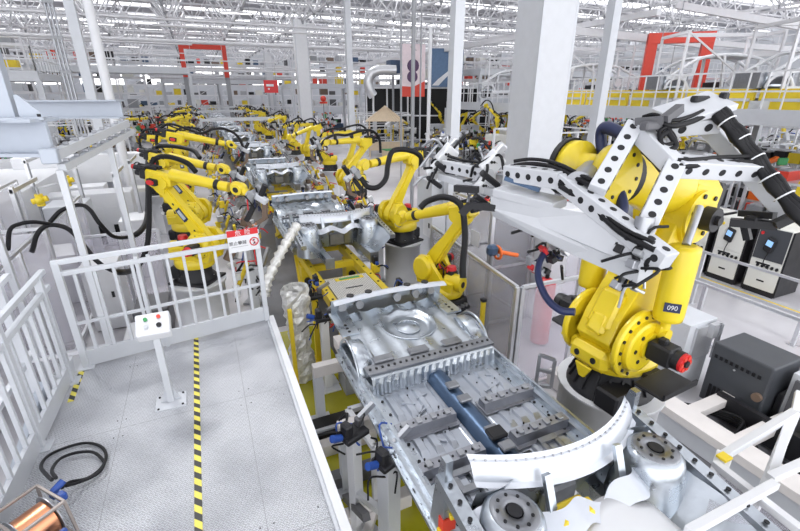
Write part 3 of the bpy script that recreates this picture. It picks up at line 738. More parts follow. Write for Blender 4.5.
# ---------------------------------------------------------------- clamp stands
def stand(label,x,y,h,rz=0,s=.12,m='lgrey',name='clamp_stand',wrap=False,seed=1):
    r=empty(name,label,'fixture stand',(x,y,.012),rz)
    b=MB(); b.b2(-.14,.14,-.14,.14,0,.02,m); b.b2(-s/2,s/2,-s/2,s/2,.02,h,m); b.prism([(s/2,.02),(s/2+.1,.02),(s/2,.25)],(0,-.01,0),(1,0,0),(0,0,1),(0,1,0),.02,m); b.build('column',r,bevel=.005)
    b=MB(); b.cbox((0,0,h+.03),(.22,.16,.05),'dark',.01); b.cbox((-.06,.0,h+.10),(.07,.10,.12),'dark',.015); b.cbox((.08,.02,h+.09),(.06,.07,.08),'charcoal',.01); b.beam((.08,.02,h+.12),(.22,.0,h+.2),.035,.045,'steel')
    b.cyl((-.12,0,h+.06),(-.20,.0,h+.10),.03,'blue',10); b.build('clamp_head',r)
    b=MB(); cable_bits(b,(-.05,0,h),8,.2,.008,('cable','blue','cable'),seed,.08); b.build('hoses',r)
    return r
stand('tall grey clamp stand in front, beside the deck edge',.93,2.30,1.02,R(20),.13,seed=2)
stand('shorter white clamp stand just left of the front grey one',.76,2.62,1.06,R(20),.09,'white',seed=3)
stand('white clamp stand beside the carrier and the foil-wrapped column',1.06,4.70,1.0,0,.10,'white',seed=4)
b=MB(); b.beam((.76,2.58,.5),(.90,2.36,.45),.05,.06,'white'); b.beam((.66,2.3,.1),(1.1,2.9,.1),.07,.08,'beam'); b.beam((.74,2.3,.55),(.74,2.9,.12),.06,.06,'charcoal'); t=b.build('stand_brace'); tag(t,'grey bracing beams between the front clamp stands and the floor','brace')
# foil wrapped posts
def foilpost(label,x,y,h,r,sd):
    b=MB(); rnd=random.Random(sd)
    N=16; H=22
    offs=[[rnd.uniform(-.02,.02) for _ in range(N)] for _ in range(H+1)]
    b.grid(lambda u,v: Vector((( r*(1+.15*math.sin(v*9))+offs[int(round(v*H))][int(round(u*N))%N])*math.cos(2*PI*u),(r+offs[int(round(v*H))][int(round(u*N))%N])*math.sin(2*PI*u),.012+h*v)),N,H,'foil',False)
    o=b.build('foil_wrapped_column',loc=(x,y,0)); return tag(o,label,'wrapped column')
foilpost('thick column wrapped in crumpled foil beside the far corner of the deck',.80,5.05,1.35,.15,1)
b=MB(); b.tube(smooth_path([(0.463,5.338,1.176),(0.530,5.391,1.369),(0.703,5.531,1.599),(0.874,5.655,1.789),(1.047,5.770,1.961)],8),[.062+.016*math.sin(k*2.3) for k in range(33)],'foil',14); tag(b.build('foil_wrapped_hose'),'leaning foil-wrapped hose rising behind the danger sign','wrapped hose')
b=MB(); b.b2(.66,.71,4.85,4.90,.02,1.15,'yellow2'); tag(b.build('yellow_post'),'thin yellow post in front of the foil-wrapped column','post')
stand('yellow-topped sensor stand between foil column and carrier',1.10,5.35,1.0,0,.08,'yellow2',name='sensor_stand',seed=8)
# trolley frame left of the nearest body
b=MB()
for a,c in (((.92,3.3,.75),(.98,2.75,.75)),((1.15,3.3,.75),(1.2,2.75,.75)),((.92,3.3,.75),(1.15,3.3,.75)),((.98,2.75,.75),(1.2,2.75,.75)),((.92,3.3,.012),(.92,3.3,.75)),((.98,2.75,.012),(.98,2.75,.75)),((1.12,3.0,.75),(1.12,3.0,1.0))): b.beam(a,c,.05,.05,'white')
tag(b.build('support_frame'),'white open support frame beside the rear of the nearest underbody','frame')
# ---------------------------------------------------------------- robots on the line
rl=lambda *a,**k: robot(*a,**k)
P0=pedestal('grey round pedestal under the nearest left-hand robot',-.34,6.60,1.05,.36,m='white')
robot('yellow robot nearest the camera on the left side of the line, forearm reaching over it',-.34,6.60,1.05,-36,-36,-9,20,s=.9,hose=None)
pedcopy(P0,-.45,8.65,'grey round pedestal under the second left-hand robot')
robot('yellow robot second in the left row, just behind the nearest one',-.45,8.65,1.05,-32,-36,-11,20,s=.9,hose=None)
pedcopy(P0,-.70,11.2,'grey round pedestal under the third left-hand robot')
robot('yellow robot third in the left row, with black hose arched over its forearm',-.70,11.2,1.05,-2,-6,-14,20,s=.9,hose='hose2')
pedestal('low grey round pedestal under the robot behind the nearest underbody',2.89,4.93,.70,.32)
robot('yellow robot folded low beside the rear right corner of the nearest underbody',2.89,4.93,.70,111,-36,-19,40,s=.9,hose=None,gun=False)
P1=pedestal('tall light grey pedestal right of the second underbody',3.19,7.04,1.05,.33,m='white')
robot('yellow robot on the tall light grey pedestal right of the second underbody',3.19,7.04,1.05,200,-34,-5,30,s=.9,hose=None)
pedcopy(P1,3.50,10.84,'tall light grey pedestal behind the second underbody on the right')
robot('yellow robot with sharply bent arm second on the right side of the line',3.50,10.84,1.05,195,-43,-1,20,s=.9,hose='hose')
rnd=random.Random(21)
YL=[13.6,16.2,18.6,21.2,23.8,26.6,29.6,33,37,41,46]; YR=[13.2,15.6,18.2,20.6,23.4,26,29,32.5,36.5,41,46]
for k,y in enumerate(YL):
    x=-1.0+rnd.uniform(-.25,.15)
    if k<7: pedcopy(P0,x,y,'grey round pedestal of the '+ORD[k+3]+' robot in the left row')
    else: pedcopy(P0,x,y,'grey round pedestal of the '+ORD[k+3]+' robot in the left row')
    robot('yellow robot '+ORD[k+3]+' in the left row, counted from the camera',x,y,1.05,rnd.uniform(-50,30),rnd.uniform(-45,5),rnd.uniform(-25,15),rnd.uniform(0,60),s=.8,hose=rnd.choice(['hose','hose2',None]),group='far robots left of the line',detail=k<5,plate=k<4)
for k,y in enumerate(YR):
    x=4.05+rnd.uniform(-.2,.3)
    pedcopy(P1,x,y,'grey pedestal of the '+ORD[k+3]+' robot in the right row')
    robot('yellow robot '+ORD[k+3]+' in the right row, counted from the camera',x,y,1.05,rnd.uniform(140,230),rnd.uniform(-45,5),rnd.uniform(-25,15),rnd.uniform(0,60),s=.8,hose=rnd.choice(['hose','hose2',None]),group='far robots right of the line',detail=k<5,plate=k<4)
# long black supply hoses of the left robots
def hose(label,pts,r=.04,m='black',name='supply_hose'):
    b=MB(); b.tube(smooth_path(pts,8),r,m,8); return tag(b.build(name),label,'hose')

# ---------------------------------------------------------------- process stands along both sides of the line
def stands_mb(sd,h):
    r_=random.Random(sd); b=MB(); m_=['lgrey','white','yellow2','steel']
    b.b2(-.16,.16,-.16,.16,0,.03,'mgrey'); b.b2(-.06,.06,-.06,.06,.03,h,r_.choice(m_)); b.b2(-.25,.25,-.05,.05,h-.1,h,r_.choice(m_))
    for k in range(7): b.cbox((r_.uniform(-.28,.28),r_.uniform(-.12,.12),h+r_.uniform(-.35,.28)),(r_.uniform(.05,.16),.08,r_.uniform(.05,.18)),r_.choice(['dark','charcoal','steel','yellow2','alu','white','brown']),.01,Matrix.Rotation(r_.uniform(-.6,.6),3,'Y'))
    b.beam((.2,0,h),(.38,.1,h+.25),.05,.06,r_.choice(['steel','dark'])); b.beam((-.2,.1,h-.3),(-.1,-.2,h+.2),.04,.05,'yellow2')
    cable_bits(b,(0,0,h-.1),10,.32,.011,('cable','blue','cable','cable','red'),sd,.2)
    return b
SM=[stands_mb(k,.85+.12*k).mesh('process_stand') for k in range(5)]
rnd=random.Random(5); n=0
for k in range(1,8):
    y0=CARY[k]
    for dy in (.3,1.5,2.8,4.2,5.2):
        for sd_,x in (('left',.38),('right',3.02)):
            if k==1 and sd_=='right' and dy<1: continue
            x_=x+rnd.uniform(-.15,.12); o=bpy.data.objects.new('process_stand',rnd.choice(SM)); COL.objects.link(o); o.location=(x_,y0+dy,.012); o.rotation_euler=(0,0,(0 if sd_=='left' else PI)+rnd.uniform(-.5,.5))
            tag(o,'clamp and cable stand on the '+sd_+' of the line beside the '+ORD[k]+' underbody','stand','clamp stands on the '+sd_+' of underbody '+ORD[k])

b=MB(); b.box((0,0,0),(.09,.05,.10),'redpaint'); b.cbox((.02,-.02,.07),(.04,.04,.04),'yellow2',.005); b.cbox((-.04,.0,-.06),(.04,.04,.05),'yellow2',.005); b.beam((0,0,-.05),(0,.05,-.35),.03,.03,'steel')
tag(b.build('red_locator',loc=(0.993,1.546,1.256)),'small red and gold locating bracket at the front left of the nearest underbody','bracket')
b=MB(); b.cbox((0,0,0),(.22,.14,.12),'yellow2',.02); b.cbox((.12,0,-.12),(.08,.1,.3),'yellow2',.01); b.beam((0,0,-.05),(0,.1,-.6),.05,.05,'mgrey')
tag(b.build('yellow_clamp',loc=(1.541,1.159,1.470)),'yellow clamp showing beneath the front of the nearest underbody','clamp')
b=MB(); b.grid(lambda u,v: Vector((-.28+.56*u,-.16+.32*v-.12*(2*u-1)**2,.05*math.sin(PI*u))),14,4,'white'); b.beam((0,0,0),(0,.1,-.5),.04,.04,'mgrey')
o=tag(b.build('white_cover',loc=(1.742,1.004,1.456),solid=.012),'white curved cover at the bottom edge in front of the nearest underbody','cover')

# steel gantry frames standing over the far stations
def gantry_mb(sd):
    r_=random.Random(sd); b=MB()
    for x in (-1.75,1.75):
        for y in (-.5,.5): b.beam((x,y,0),(x,y,2.5),.09,.09,'lgrey')
        b.beam((x,-.5,2.5),(x,.5,2.5),.08,.1,'lgrey'); b.beam((x,-.5,1.4),(x,.5,1.4),.06,.06,'lgrey')
        for k in range(5): b.cbox((x+r_.uniform(-.15,.15),r_.uniform(-.5,.5),r_.uniform(.6,2.4)),(r_.uniform(.15,.4),.2,r_.uniform(.1,.4)),r_.choice(['white','lgrey','dark','steel','brown','mgrey']),.02)
    for y in (-.5,.5): b.beam((-1.75,y,2.5),(1.75,y,2.5),.10,.12,'lgrey')
    cable_bits(b,(-1.7,0,2.2),7,.5,.02,('cable','cable','lgrey'),sd,.3); cable_bits(b,(1.7,0,2.2),7,.5,.02,('cable','cable','lgrey'),sd+1,.3)
    return b
GM=[gantry_mb(k).mesh('gantry') for k in range(3)]
for k in range(3):
    o=bpy.data.objects.new('station_gantry',GM[k%3]); COL.objects.link(o); o.location=(1.9,23.4+12.2*k,.012); tag(o,'grey steel gantry spanning the line, '+ORD[k]+' from the camera','gantry','station gantries over the line')
# ---------------------------------------------------------------- the big handling robot on the right
BP=pedestal('broad off-white round pedestal under the big robot beside the nearest underbody',3.20,2.30,1.08,.44,m='white')
br=empty('handling_robot','large yellow robot with two balancer cylinders holding the white gripper frame','robot',(3.20,2.30,1.08),R(184)); br.scale=(.94,.84,.98)
b=MB(); b.lathe([(.44,0),(.44,.03),(.41,.06),(.36,.16),(.33,.24),(.33,.30)],(0,0,0),m='dark',n=36)
for k in range(20): a=k*2*PI/20; b.beam((.42*math.cos(a),.42*math.sin(a),.06),(.345*math.cos(a),.345*math.sin(a),.22),.02,.03,'dark')
b.cbox((.30,.30,.10),(.30,.26,.20),'dark',.02); b.build('base',br)
b=MB(); b.cbox((.12,.62,.36),(.46,.30,.03),'dark',.01); b.b2(-.11,.35,.76,.78,.36,.41,'dark'); b.cbox((.0,.48,.31),(.2,.3,.05),'dark',.01); o=b.build('cable_shelf',br); b=MB(); b.cbox((.02,-.55,.42),(.36,.40,.05),'dark',.02); o=b.build('cable_shelf',br)
b=MB()
b.lathe([(.38,.28),(.40,.31),(.40,.36),(.34,.42)],(0,0,0),m='yellow',n=36)
for s_ in (-1,1):
    y=s_*.30
    b.lathe([(.29,-.035),(.315,-.02),(.315,.02),(.29,.035)],(.16,y,.60),(0,s_,0),'yellow',32)
    b.prism([(-.30,.36),(.34,.36),(.46,.50),(.44,.70),(-.10,.72),(-.32,.52)],(0,y-.035,0),(1,0,0),(0,0,1),(0,1,0),.07,'yellow')
    b.lathe([(.23,0),(.23,.05),(.20,.06)],(.16,y+s_*.03,.60),(0,s_,0),'yellow',28)
    for k in range(16): a=k*PI/8; q=Vector((.16+.265*math.cos(a),y+s_*.035,.60+.265*math.sin(a))); b.cyl(q,q+Vector((0,s_*.012,0)),.016,'dark',8)
    for k in range(6): a=k*PI/3; q=Vector((.16+.13*math.cos(a),y+s_*.09,.60+.13*math.sin(a))); b.cyl(q,q+Vector((0,s_*.006,0)),.02,'dark',8)
b.cbox((.05,0,.44),(.72,.56,.14),'yellow',.04); b.cbox((.38,0,.42),(.16,.46,.20),'yellow',.05)
for y in (-.10,.10): b.cyl((.455,y,.42),(.47,y,.42),.03,'dark',12)
b.prism([(-.1,0),(.1,0),(.03,-.12),(-.03,-.12)],(.44,0,.33),(0,1,0),(0,0,1),(1,0,0),.03,'yellow')
tt=b.build('turntable',br,bevel=.006)
def bmotor(y0,s_,m2,x=.12,z=.62):
    b=MB(); b.cyl((x,y0,z),(x,y0+s_*.06,z),.12,'yellow',16); b.cbox((x,y0+s_*.18,z),(.17,.24,.17),'dark',.02); b.cyl((x,y0+s_*.30,z),(x,y0+s_*.36,z),.085,'dark',14); b.cyl((x,y0+s_*.36,z),(x,y0+s_*.39,z),.08,m2,14)
    b.cbox((x,y0+s_*.16,z+.10),(.06,.08,.05),'dark',.01)
    if m2=='red':
        for k in range(6): a=k*PI/3; b.cyl((x+.055*math.cos(a),y0+s_*.39,z+.055*math.sin(a)),(x+.055*math.cos(a),y0+s_*.40,z+.055*math.sin(a)),.018,'redpaint',8)
        b.cyl((x,y0+s_*.39,z),(x,y0+s_*.41,z),.03,'dark',10)
    return b
bmotor(.36,1,'red').build('motor',tt)['label']='black motor with red end cap'
bmotor(-.36,-1,'dark').build('motor',tt)
# lower arm
a2=R(-29); S0=Vector((.16,0,.60)); E0=S0+Vector((math.sin(a2),0,math.cos(a2)))*1.16
mx=T(S0)@Ry(a2)
def lp(b,nm,m_,par=br,**k): o=b.build(nm,par,**k); o.matrix_local=m_; return o
b=MB()
out=[(-.22,-.12),(0,-.22),(.22,-.12),(.24,.10),(.20,.45),(.17,.90),(.18,1.16),(.08,1.32),(-.08,1.32),(-.18,1.16),(-.17,.8),(-.22,.3)]
b.prism(out,(0,-.20,0),(1,0,0),(0,0,1),(0,1,0),.40,'yellow'); b.cbox((.22,0,.16),(.10,.26,.36),'yellow',.03); b.cbox((.20,0,.02),(.16,.20,.20),'yellow',.03)
b.lathe([(.22,-.24),(.22,.24)],(0,0,1.16),(0,1,0),'yellow',24)
for y in (-.245,.245): b.cyl((0,y,1.16),(0,y*1.03,1.16),.14,'yellow',20)
b.prism([(-.02,.30),(.05,.5),(.05,1.0),(-.02,1.1)],(.19,-.06,0),(1,0,0),(0,0,1),(0,1,0),.12,'yellow')
la=lp(b,'lower_arm',mx,bevel=.012)
# balancers
for s_,nm in ((-1,'blue plate'),(1,None)):
    b=MB(); y=s_*.44
    x0=.02
    b.lathe([(.09,.0),(.125,.015),(.13,.05),(.13,.60),(.125,.63),(.08,.645)],(x0,y,.86),(0,0,1),'yellow',26)
    b.cyl((x0,y,.74),(x0,y,.87),.045,'yellow',14); b.cyl((x0,y-.05,.72),(x0,y+.05,.72),.06,'yellow',16)
    b.cyl((x0,y,1.5),(x0-.25,y*.75,1.75),.035,'steel',12); b.cbox((x0,y*.88,.76),(.12,.14,.1),'yellow',.02)
    o=b.build('balancer',br)
    if s_==1:
        o['label']='yellow balancer cylinder with blue number plate'
        q=Vector((x0,y,1.02)); n_=Vector((math.cos(R(38)),math.sin(R(38)),0)); axx=Vector((0,0,1)).cross(n_)
        b=MB(); b.box(q+n_*.131,(.13,.012,.075),'navy',Matrix((axx,-n_,Vector((0,0,1)))).transposed()); pl_=b.build('number_plate',o); pl_['label']='navy plate with white digits'
        t=text_mb('090',.055,'white',q+n_*.139,axx,(0,0,1),None,'digits'); t.parent=o
# forearm
E1=E0; a3=R(11)
mf=T(E1)@Ry(-a3)
b=MB()
b.cbox((-.06,0,.12),(.56,.46,.46),'yellow',.08); b.lathe([(.22,-.27),(.22,.27)],(0,0,.02),(0,1,0),'yellow',22)
b.lathe([(.235,.16),(.235,.5),(.20,.62),(.19,.86)],(0,0,.22),(1,0,0),'yellow',28)
b.lathe([(.20,.84),(.20,.92)],(0,0,.22),(1,0,0),'dark',24); b.lathe([(.19,.92),(.19,1.02)],(0,0,.22),(1,0,0),'yellow',24)
b.cyl((-.05,.27,.02),(-.05,.38,.02),.10,'dark',16); b.cyl((-.05,.38,.02),(-.05,.42,.02),.04,'dark',12)
for k in range(6): a=k*PI/3; b.cyl((-.02+.17*math.cos(a),.27,.04+.17*math.sin(a)),(-.02+.17*math.cos(a),.285,.04+.17*math.sin(a)),.02,'dark',8)
b.cbox((-.38,.0,.18),(.14,.36,.30),'dark',.03)
b.cbox((.35,-.12,.44),(.55,.12,.06),'dark',.02); b.cbox((.0,.12,.40),(.4,.10,.10),'dark',.02)
cable_bits(b,(.25,-.1,.46),14,.2,.014,('cable','steel','cable','navy'),4,.16)
lp(b,'forearm',mf)
W1=mf@T((1.22,0,.22))
b=MB()
b.lathe([(.17,-.24),(.20,-.23),(.20,-.14),(.12,-.13),(.12,.13),(.20,.14),(.20,.23),(.17,.24)],(0,0,0),(0,1,0),'yellow',28)
b.lathe([(.21,.235),(.21,.275)],(0,0,0),(0,1,0),'yellow',24); b.lathe([(.215,-.285),(.215,-.235)],(0,0,0),(0,1,0),'dark',24)
b.prism([(-.22,-.14),(.02,-.19),(.02,.19),(-.22,.14)],(0,-.23,0),(1,0,0),(0,0,1),(0,1,0),.09,'yellow'); b.prism([(-.22,-.14),(.02,-.19),(.02,.19),(-.22,.14)],(0,.14,0),(1,0,0),(0,0,1),(0,1,0),.09,'yellow')
for k in range(10): a=k*PI/5; b.cyl((.155*math.cos(a),.275,.155*math.sin(a)),(.155*math.cos(a),.283,.155*math.sin(a)),.014,'dark',8)
lp(b,'wrist',W1)
bpy.context.view_layer.update()
def w2l(pts): inv=br.matrix_world.inverted(); return [inv@Vector(p) for p in pts]
b=MB(); b.tube(w2l(smooth_path([(2.737,1.875,3.136),(2.735,2.046,3.257),(2.657,2.243,3.361),(2.658,2.369,3.380),(2.668,2.386,3.295),(2.632,2.274,3.133),(2.554,2.073,2.997),(2.515,1.982,2.882),(2.448,1.996,2.844)],6)),.045,'navy',10)
b.build('blue_hose',br)['label']='dark blue corrugated hose'
b=MB(); b.tube(w2l(smooth_path([(2.470,2.449,2.553),(2.259,2.386,2.463),(2.135,2.279,2.360),(2.097,2.131,2.252),(2.105,1.993,2.211),(2.161,1.913,2.222)],6)),.028,'navy',10)
b.build('supply_hose',br)['label']='dark blue hose on the left'
# ---------------------------------------------------------------- gripper frame
gf=empty('gripper_frame','white perforated gripper frame carried by the large yellow robot','gripper',(2.239,1.772,2.928))
def gbeam(nm,p0,p1,w=.10,h=.10,holes=0,up=(0,0,1),m='offwhite',hr=.024,side=None,parent=gf):
    w*=1.22;h*=1.22;hr*=.88; b=MB(); p0=Vector(p0);p1=Vector(p1); b.beam(p0,p1,w,h,m,up); d,s,t=frame_of(p1-p0,up)
    for k in range(holes):
        q=p0.lerp(p1,(k+.5)/holes)
        for n_,hh in ((s,w),(t,h)):
            for sg_ in (-1,1): b.cyl(q+n_*sg_*(hh/2-.001),q+n_*sg_*(hh/2+.0015),hr,'dark',14)
    return loc(b,nm,gf,bevel=.006)
cam0=Vector((0,0,3.6))
def look(p): return (Vector(p)-cam0).normalized()
def fb(nm,p0,p1,w,h,holes=0,hr=.024):      # a face of the box section is turned toward the open side of the cell
    mid=(Vector(p0)+Vector(p1))/2; return gbeam(nm,p0,p1,w,h,holes,(0,-.35,1),hr=hr)
G1=(2.534,2.026,3.411); G2=(2.128,1.877,3.057); G3=(2.531,1.705,3.210); G4=(2.149,1.547,2.861); G5=(3.080,1.561,3.172)
G6=(2.102,2.137,3.088); G7=(2.130,1.349,2.791); G8=(2.014,2.584,3.078); G9=(3.216,1.361,2.984); G10=(3.117,1.904,3.459)
fb('perforated_beam',G1,G2,.085,.085,6); fb('perforated_beam',G3,G4,.085,.085,6); fb('perforated_beam',G3,G5,.10,.085,5)
fb('perforated_beam',G6,G7,.09,.085,9); fb('perforated_beam',G8,G6,.09,.09,5)
fb('cross_beam',G1,G3,.08,.085); fb('cross_beam',(3.106,1.956,3.431),(3.285,1.415,2.908),.09,.08)
fb('perforated_beam',(2.757,1.983,3.407),(3.069,1.855,3.431),.10,.08,2,.03)
b=MB(); d=[(1.904,2.617,2.904),(2.075,1.847,2.934),(2.095,1.395,2.780),(2.054,1.442,2.736),(2.028,1.910,2.757),(1.945,2.626,2.830)]
vs=[Vector(p) for p in d]; n_=Vector((0,0,-.09)); b.add(vs+[v+n_ for v in vs],[tuple(range(6)),tuple(range(6,12))[::-1]]+[(k,6+k,6+(k+1)%6,(k+1)%6) for k in range(6)],'offwhite'); loc(b,'spine_plate',gf)
fb('cross_beam',(1.972,2.605,2.945),(2.103,2.125,2.925),.14,.05); fb('lower_beam',(2.039,2.536,2.856),(2.111,2.098,2.732),.07,.07,6,.02); fb('lower_beam',(2.111,2.098,2.732),(2.227,1.585,2.755),.07,.07)
fb('far_beam',(1.915,3.316,3.035),(2.025,2.791,3.023),.08,.08,6,.02); fb('far_beam',(1.886,3.346,2.937),(2.029,2.676,2.897),.06,.05)
fb('upper_plate',(2.717,1.967,3.464),(3.127,1.889,3.570),.20,.035); fb('upper_plate',(2.960,2.006,3.532),(3.162,1.940,3.588),.12,.02)
def clampu(label,p,s,sd):
    b=MB(); p=Vector(p); rot=Matrix.Rotation(R(35),3,'Y')@Matrix.Rotation(R(20),3,'X'); b.cbox(p,(s,s*.7,s*1.3),'white',.01,rot); b.cbox(p+Vector((-.6*s,-.1,-.8*s)),(s*1.6,s*.35,s*.35),'dark',.01,rot); b.cbox(p+Vector((.5*s,0,.8*s)),(s*.5,s*.5,s*.7),'alu',.01,rot)
    for k in range(4): b.cyl(p+Vector((-.3*s+k*.2*s,-.36*s,.1*s)),p+Vector((-.3*s+k*.2*s,-.40*s,.1*s)),.012,'dark',8)
    cable_bits(b,p,9,s*1.5,.012,('cable','cable','steel'),sd,s*.7)
    return loc(b,'clamp_unit',gf)
clampu('',(2.039,2.822,3.110),.13,1); clampu('',(1.985,2.829,2.934),.12,2); clampu('',(1.962,3.386,3.109),.13,3); clampu('',(1.878,3.426,2.978),.11,4)
b=MB(); b.beam((1.952,2.560,2.821),(1.807,2.741,2.818),.05,.05,'dark'); b.beam((1.807,2.741,2.818),(1.767,2.784,2.742),.05,.06,'dark'); b.beam((1.880,2.755,2.925),(1.774,2.917,2.919),.05,.05,'dark'); b.beam((1.956,2.538,3.046),(2.102,2.329,2.986),.03,.03,'galvblue'); loc(b,'gripper_finger',gf)['label']='black gripper fingers'
# hose bundles along the frame
b=MB(); 
for o_ in (0,.03,-.02):
    b.tube(smooth_path([Vector(p)+Vector((o_,0,o_*.5)) for p in ((2.981,1.807,3.501),(3.027,1.680,3.365),(3.053,1.528,3.203),(3.037,1.354,3.056),(3.031,1.177,2.913))],6),[.029+.006*math.sin(k*1.3) for k in range(25)],'black',8)
for q in ((3.001,1.750,3.444),(3.041,1.664,3.342),(3.055,1.566,3.239),(3.044,1.459,3.142),(3.037,1.354,3.056)): b.torus(q,.052,.005,Vector((3.169,1.403,3.035))-Vector((3.126,1.717,3.335)),'white',16,k=6)
loc(b,'hose_bundle',gf)['label']='black hose bundle with white ties'
b=MB()
for p_ in (((2.568,1.988,3.442),(2.566,1.914,3.457),(2.605,1.824,3.426),(2.760,1.822,3.446),(2.897,1.834,3.478)),((2.578,1.822,3.393),(2.589,1.760,3.317),(2.520,1.781,3.294),(2.529,1.829,3.359),(2.578,1.822,3.393)),((2.558,1.987,3.345),(2.654,1.943,3.208),(2.513,1.657,3.218),(2.814,1.619,3.222),(3.013,1.555,3.225)),
   ((2.028,2.540,3.126),(2.100,2.458,3.147),(2.142,2.323,3.149),(2.117,2.154,3.142),(2.114,2.000,3.110),(2.112,1.899,3.091)),((2.040,2.084,3.063),(2.083,1.866,2.984),(2.053,1.604,2.892),(2.077,1.398,2.849)),((1.994,2.428,2.832),(2.006,2.283,2.780),(2.017,2.134,2.720),(2.045,1.902,2.757),(2.096,1.746,2.721)),((1.912,3.279,3.082),(1.962,3.132,3.065),(2.008,2.993,3.065),(2.003,2.817,3.059))):
    b.tube(smooth_path([Vector(q) for q in p_],5),.017,'cable',7); b.tube(smooth_path([Vector(q)+Vector((.01,.02,.03)) for q in p_],5),.013,'cable',7)
loc(b,'cable_run',gf)
b=MB(); b.beam((2.504,1.994,3.443),(2.567,1.856,3.460),.06,.05,'charcoal'); b.beam((2.567,1.856,3.460),(2.717,1.876,3.526),.05,.05,'charcoal'); b.cbox((2.515,1.887,3.425),(.16,.06,.05),'charcoal',.01); b.cbox((2.998,1.949,3.576),(.14,.05,.04),'dark',.01); b.cbox((3.123,1.880,3.546),(.05,.05,.14),'dark',.01)
loc(b,'bracket',gf)['label']='dark grey bracket'
b=MB(); b.beam((3.082,1.372,2.872),(3.169,1.309,2.952),.05,.05,'dark'); b.beam((3.056,1.603,2.834),(3.158,1.389,2.853),.05,.05,'dark'); b.beam((3.180,1.624,2.876),(3.150,1.417,2.910),.04,.04,'dark'); b.beam((3.139,1.566,2.834),(3.145,1.516,2.726),.04,.04,'dark'); b.cbox((3.155,1.511,2.860),(.14,.08,.06),'dark',.01); loc(b,'gripper_finger',gf)['label']='black gripper fingers on the right'
# valve cluster hanging under the frame
b=MB(); p=Vector((2.136,1.533,2.677))
rnd=random.Random(9)
for k in range(16): q=p+Vector((rnd.uniform(-.12,.12),rnd.uniform(-.1,.1),rnd.uniform(-.13,.14))); b.cbox(q,(rnd.uniform(.03,.07),.05,rnd.uniform(.02,.05)),rnd.choice(['steel','alu','dark','dark','mgrey']),.004,Matrix.Rotation(rnd.uniform(0,2),3,'Y'))
cable_bits(b,p,12,.18,.009,('cable','alu','cable'),7,.12); b.cyl(p+Vector((.0,0,.12)),p+Vector((.03,.02,.3)),.05,'steel',14); loc(b,'valve_block',gf)
b=MB(); b.tube(smooth_path([Vector(q) for q in ((2.104,1.451,2.862),(2.073,1.499,2.806),(2.077,1.453,2.704),(2.071,1.480,2.623))],6),.022,'cable',8); b.tube(smooth_path([Vector(q) for q in ((2.110,1.383,2.849),(2.080,1.423,2.773),(2.092,1.433,2.674))],6),.016,'cable',8); loc(b,'cable_loop',gf)
b=MB(); p=Vector((2.361,2.401,2.468))
for k in range(12): q=p+Vector((rnd.uniform(-.16,.16),rnd.uniform(-.1,.1),rnd.uniform(-.16,.16))); b.cbox(q,(rnd.uniform(.04,.1),.06,rnd.uniform(.03,.06)),rnd.choice(['steel','alu','dark','dark','red']),.004,Matrix.Rotation(rnd.uniform(0,2),3,'Y'))
cable_bits(b,p,12,.2,.012,('cable','navy','cable'),17,.15); loc(b,'tool_changer',gf)
b=MB(); b.beam((2.149,2.138,2.730),(2.332,2.381,2.527),.08,.08,'alu'); loc(b,'hanger',gf)
# mount between the wrist and the frame
ww=(br.matrix_world@W1).translation; b=MB(); b.cyl(ww,Vector(G6).lerp(Vector(G2),.5),.09,'steel',20); loc(b,'mounting_flange',gf)
# ---------------------------------------------------------------- main column and other columns
def column(label,x,y,h,s=.8,m='white',name='steel_column',group=None):
    b=MB(); b.b2(-s/2,s/2,-s/2,s/2,0,h,m); b.b2(-s/2-.02,s/2+.02,-s/2-.02,s/2+.02,0,.25,m)
    for a in (-1,1):
        b.b2(a*s/2-.03,a*s/2+.03,-s/2-.005,-s/2+.0,0,h,'lgrey')
    return tag(b.build(name,loc=(x,y,0),bevel=.01),label,'column',group)
c=column('broad white square column behind the large yellow robot',7.05,8.25,8.6,.86,'offwhite')
column('white square column beside the red hanging sign',8.0,36.5,8.8,.9)
column('white square column far down the hall right of the line, nearly hidden',9.6,64,8.8,.9)
def pole(label,x,y,z0,z1,r=.09,m='lgrey',square=True,name='steel_post',group=None):
    b=MB()
    if square: b.b2(-r,r,-r,r,z0,z1,m)
    else: b.cyl((0,0,z0),(0,0,z1),r,m,16)
    return tag(b.build(name,loc=(x,y,0)),label,'post',group)
pole('grey square post rising in front of the blue poster',4.642,7.827,0,8.4,.10,'lgrey')
pole('slanting-looking grey post between the white column and the red portal',9.748,8.965,0,8.4,.12,'lgrey')
pole('slim white post with a hook top left of the blue poster',10.431,19.953,0,6.5,.09,'white',False)
pole('grey square post between the red sign and the timber pavilion',6.769,20.916,0,8.6,.13,'lgrey')
for px_ in ('',): pass
for nm,(x,y) in (('left of the pink poster',(7.673,17.322)),('right of the pink poster',(8.459,16.972))):
    pass
# thin cable trunks hanging from the ceiling
for lab,(x,y),r in (('thin grey service pipe left of the pink poster',(5.742,12.803),.03),('thin grey service pipe crossing the pink poster',(6.066,12.659),.06),('thin dark service pipe right of the pink poster',(6.272,12.567),.025),('thin grey pipe over the red portal, left one',(17.775,13.684),.015),('thin grey pipe over the red portal, right one',(21.159,15.540),.015)):
    pole(lab,x,y,.0 if 'portal' not in lab else 3.2,8.6,r,'mgrey',False,'service_pipe')

def boxthing(name,label,cat,x0,x1,y0,y1,z0,z1,m,group=None,bevel=.006):
    b=MB(); b.b2(x0,x1,y0,y1,z0,z1,m); r=empty(name,label,cat,((x0+x1)/2,(y0+y1)/2,z0),0,group)
    loc(b,'body',r,bevel=bevel); return r
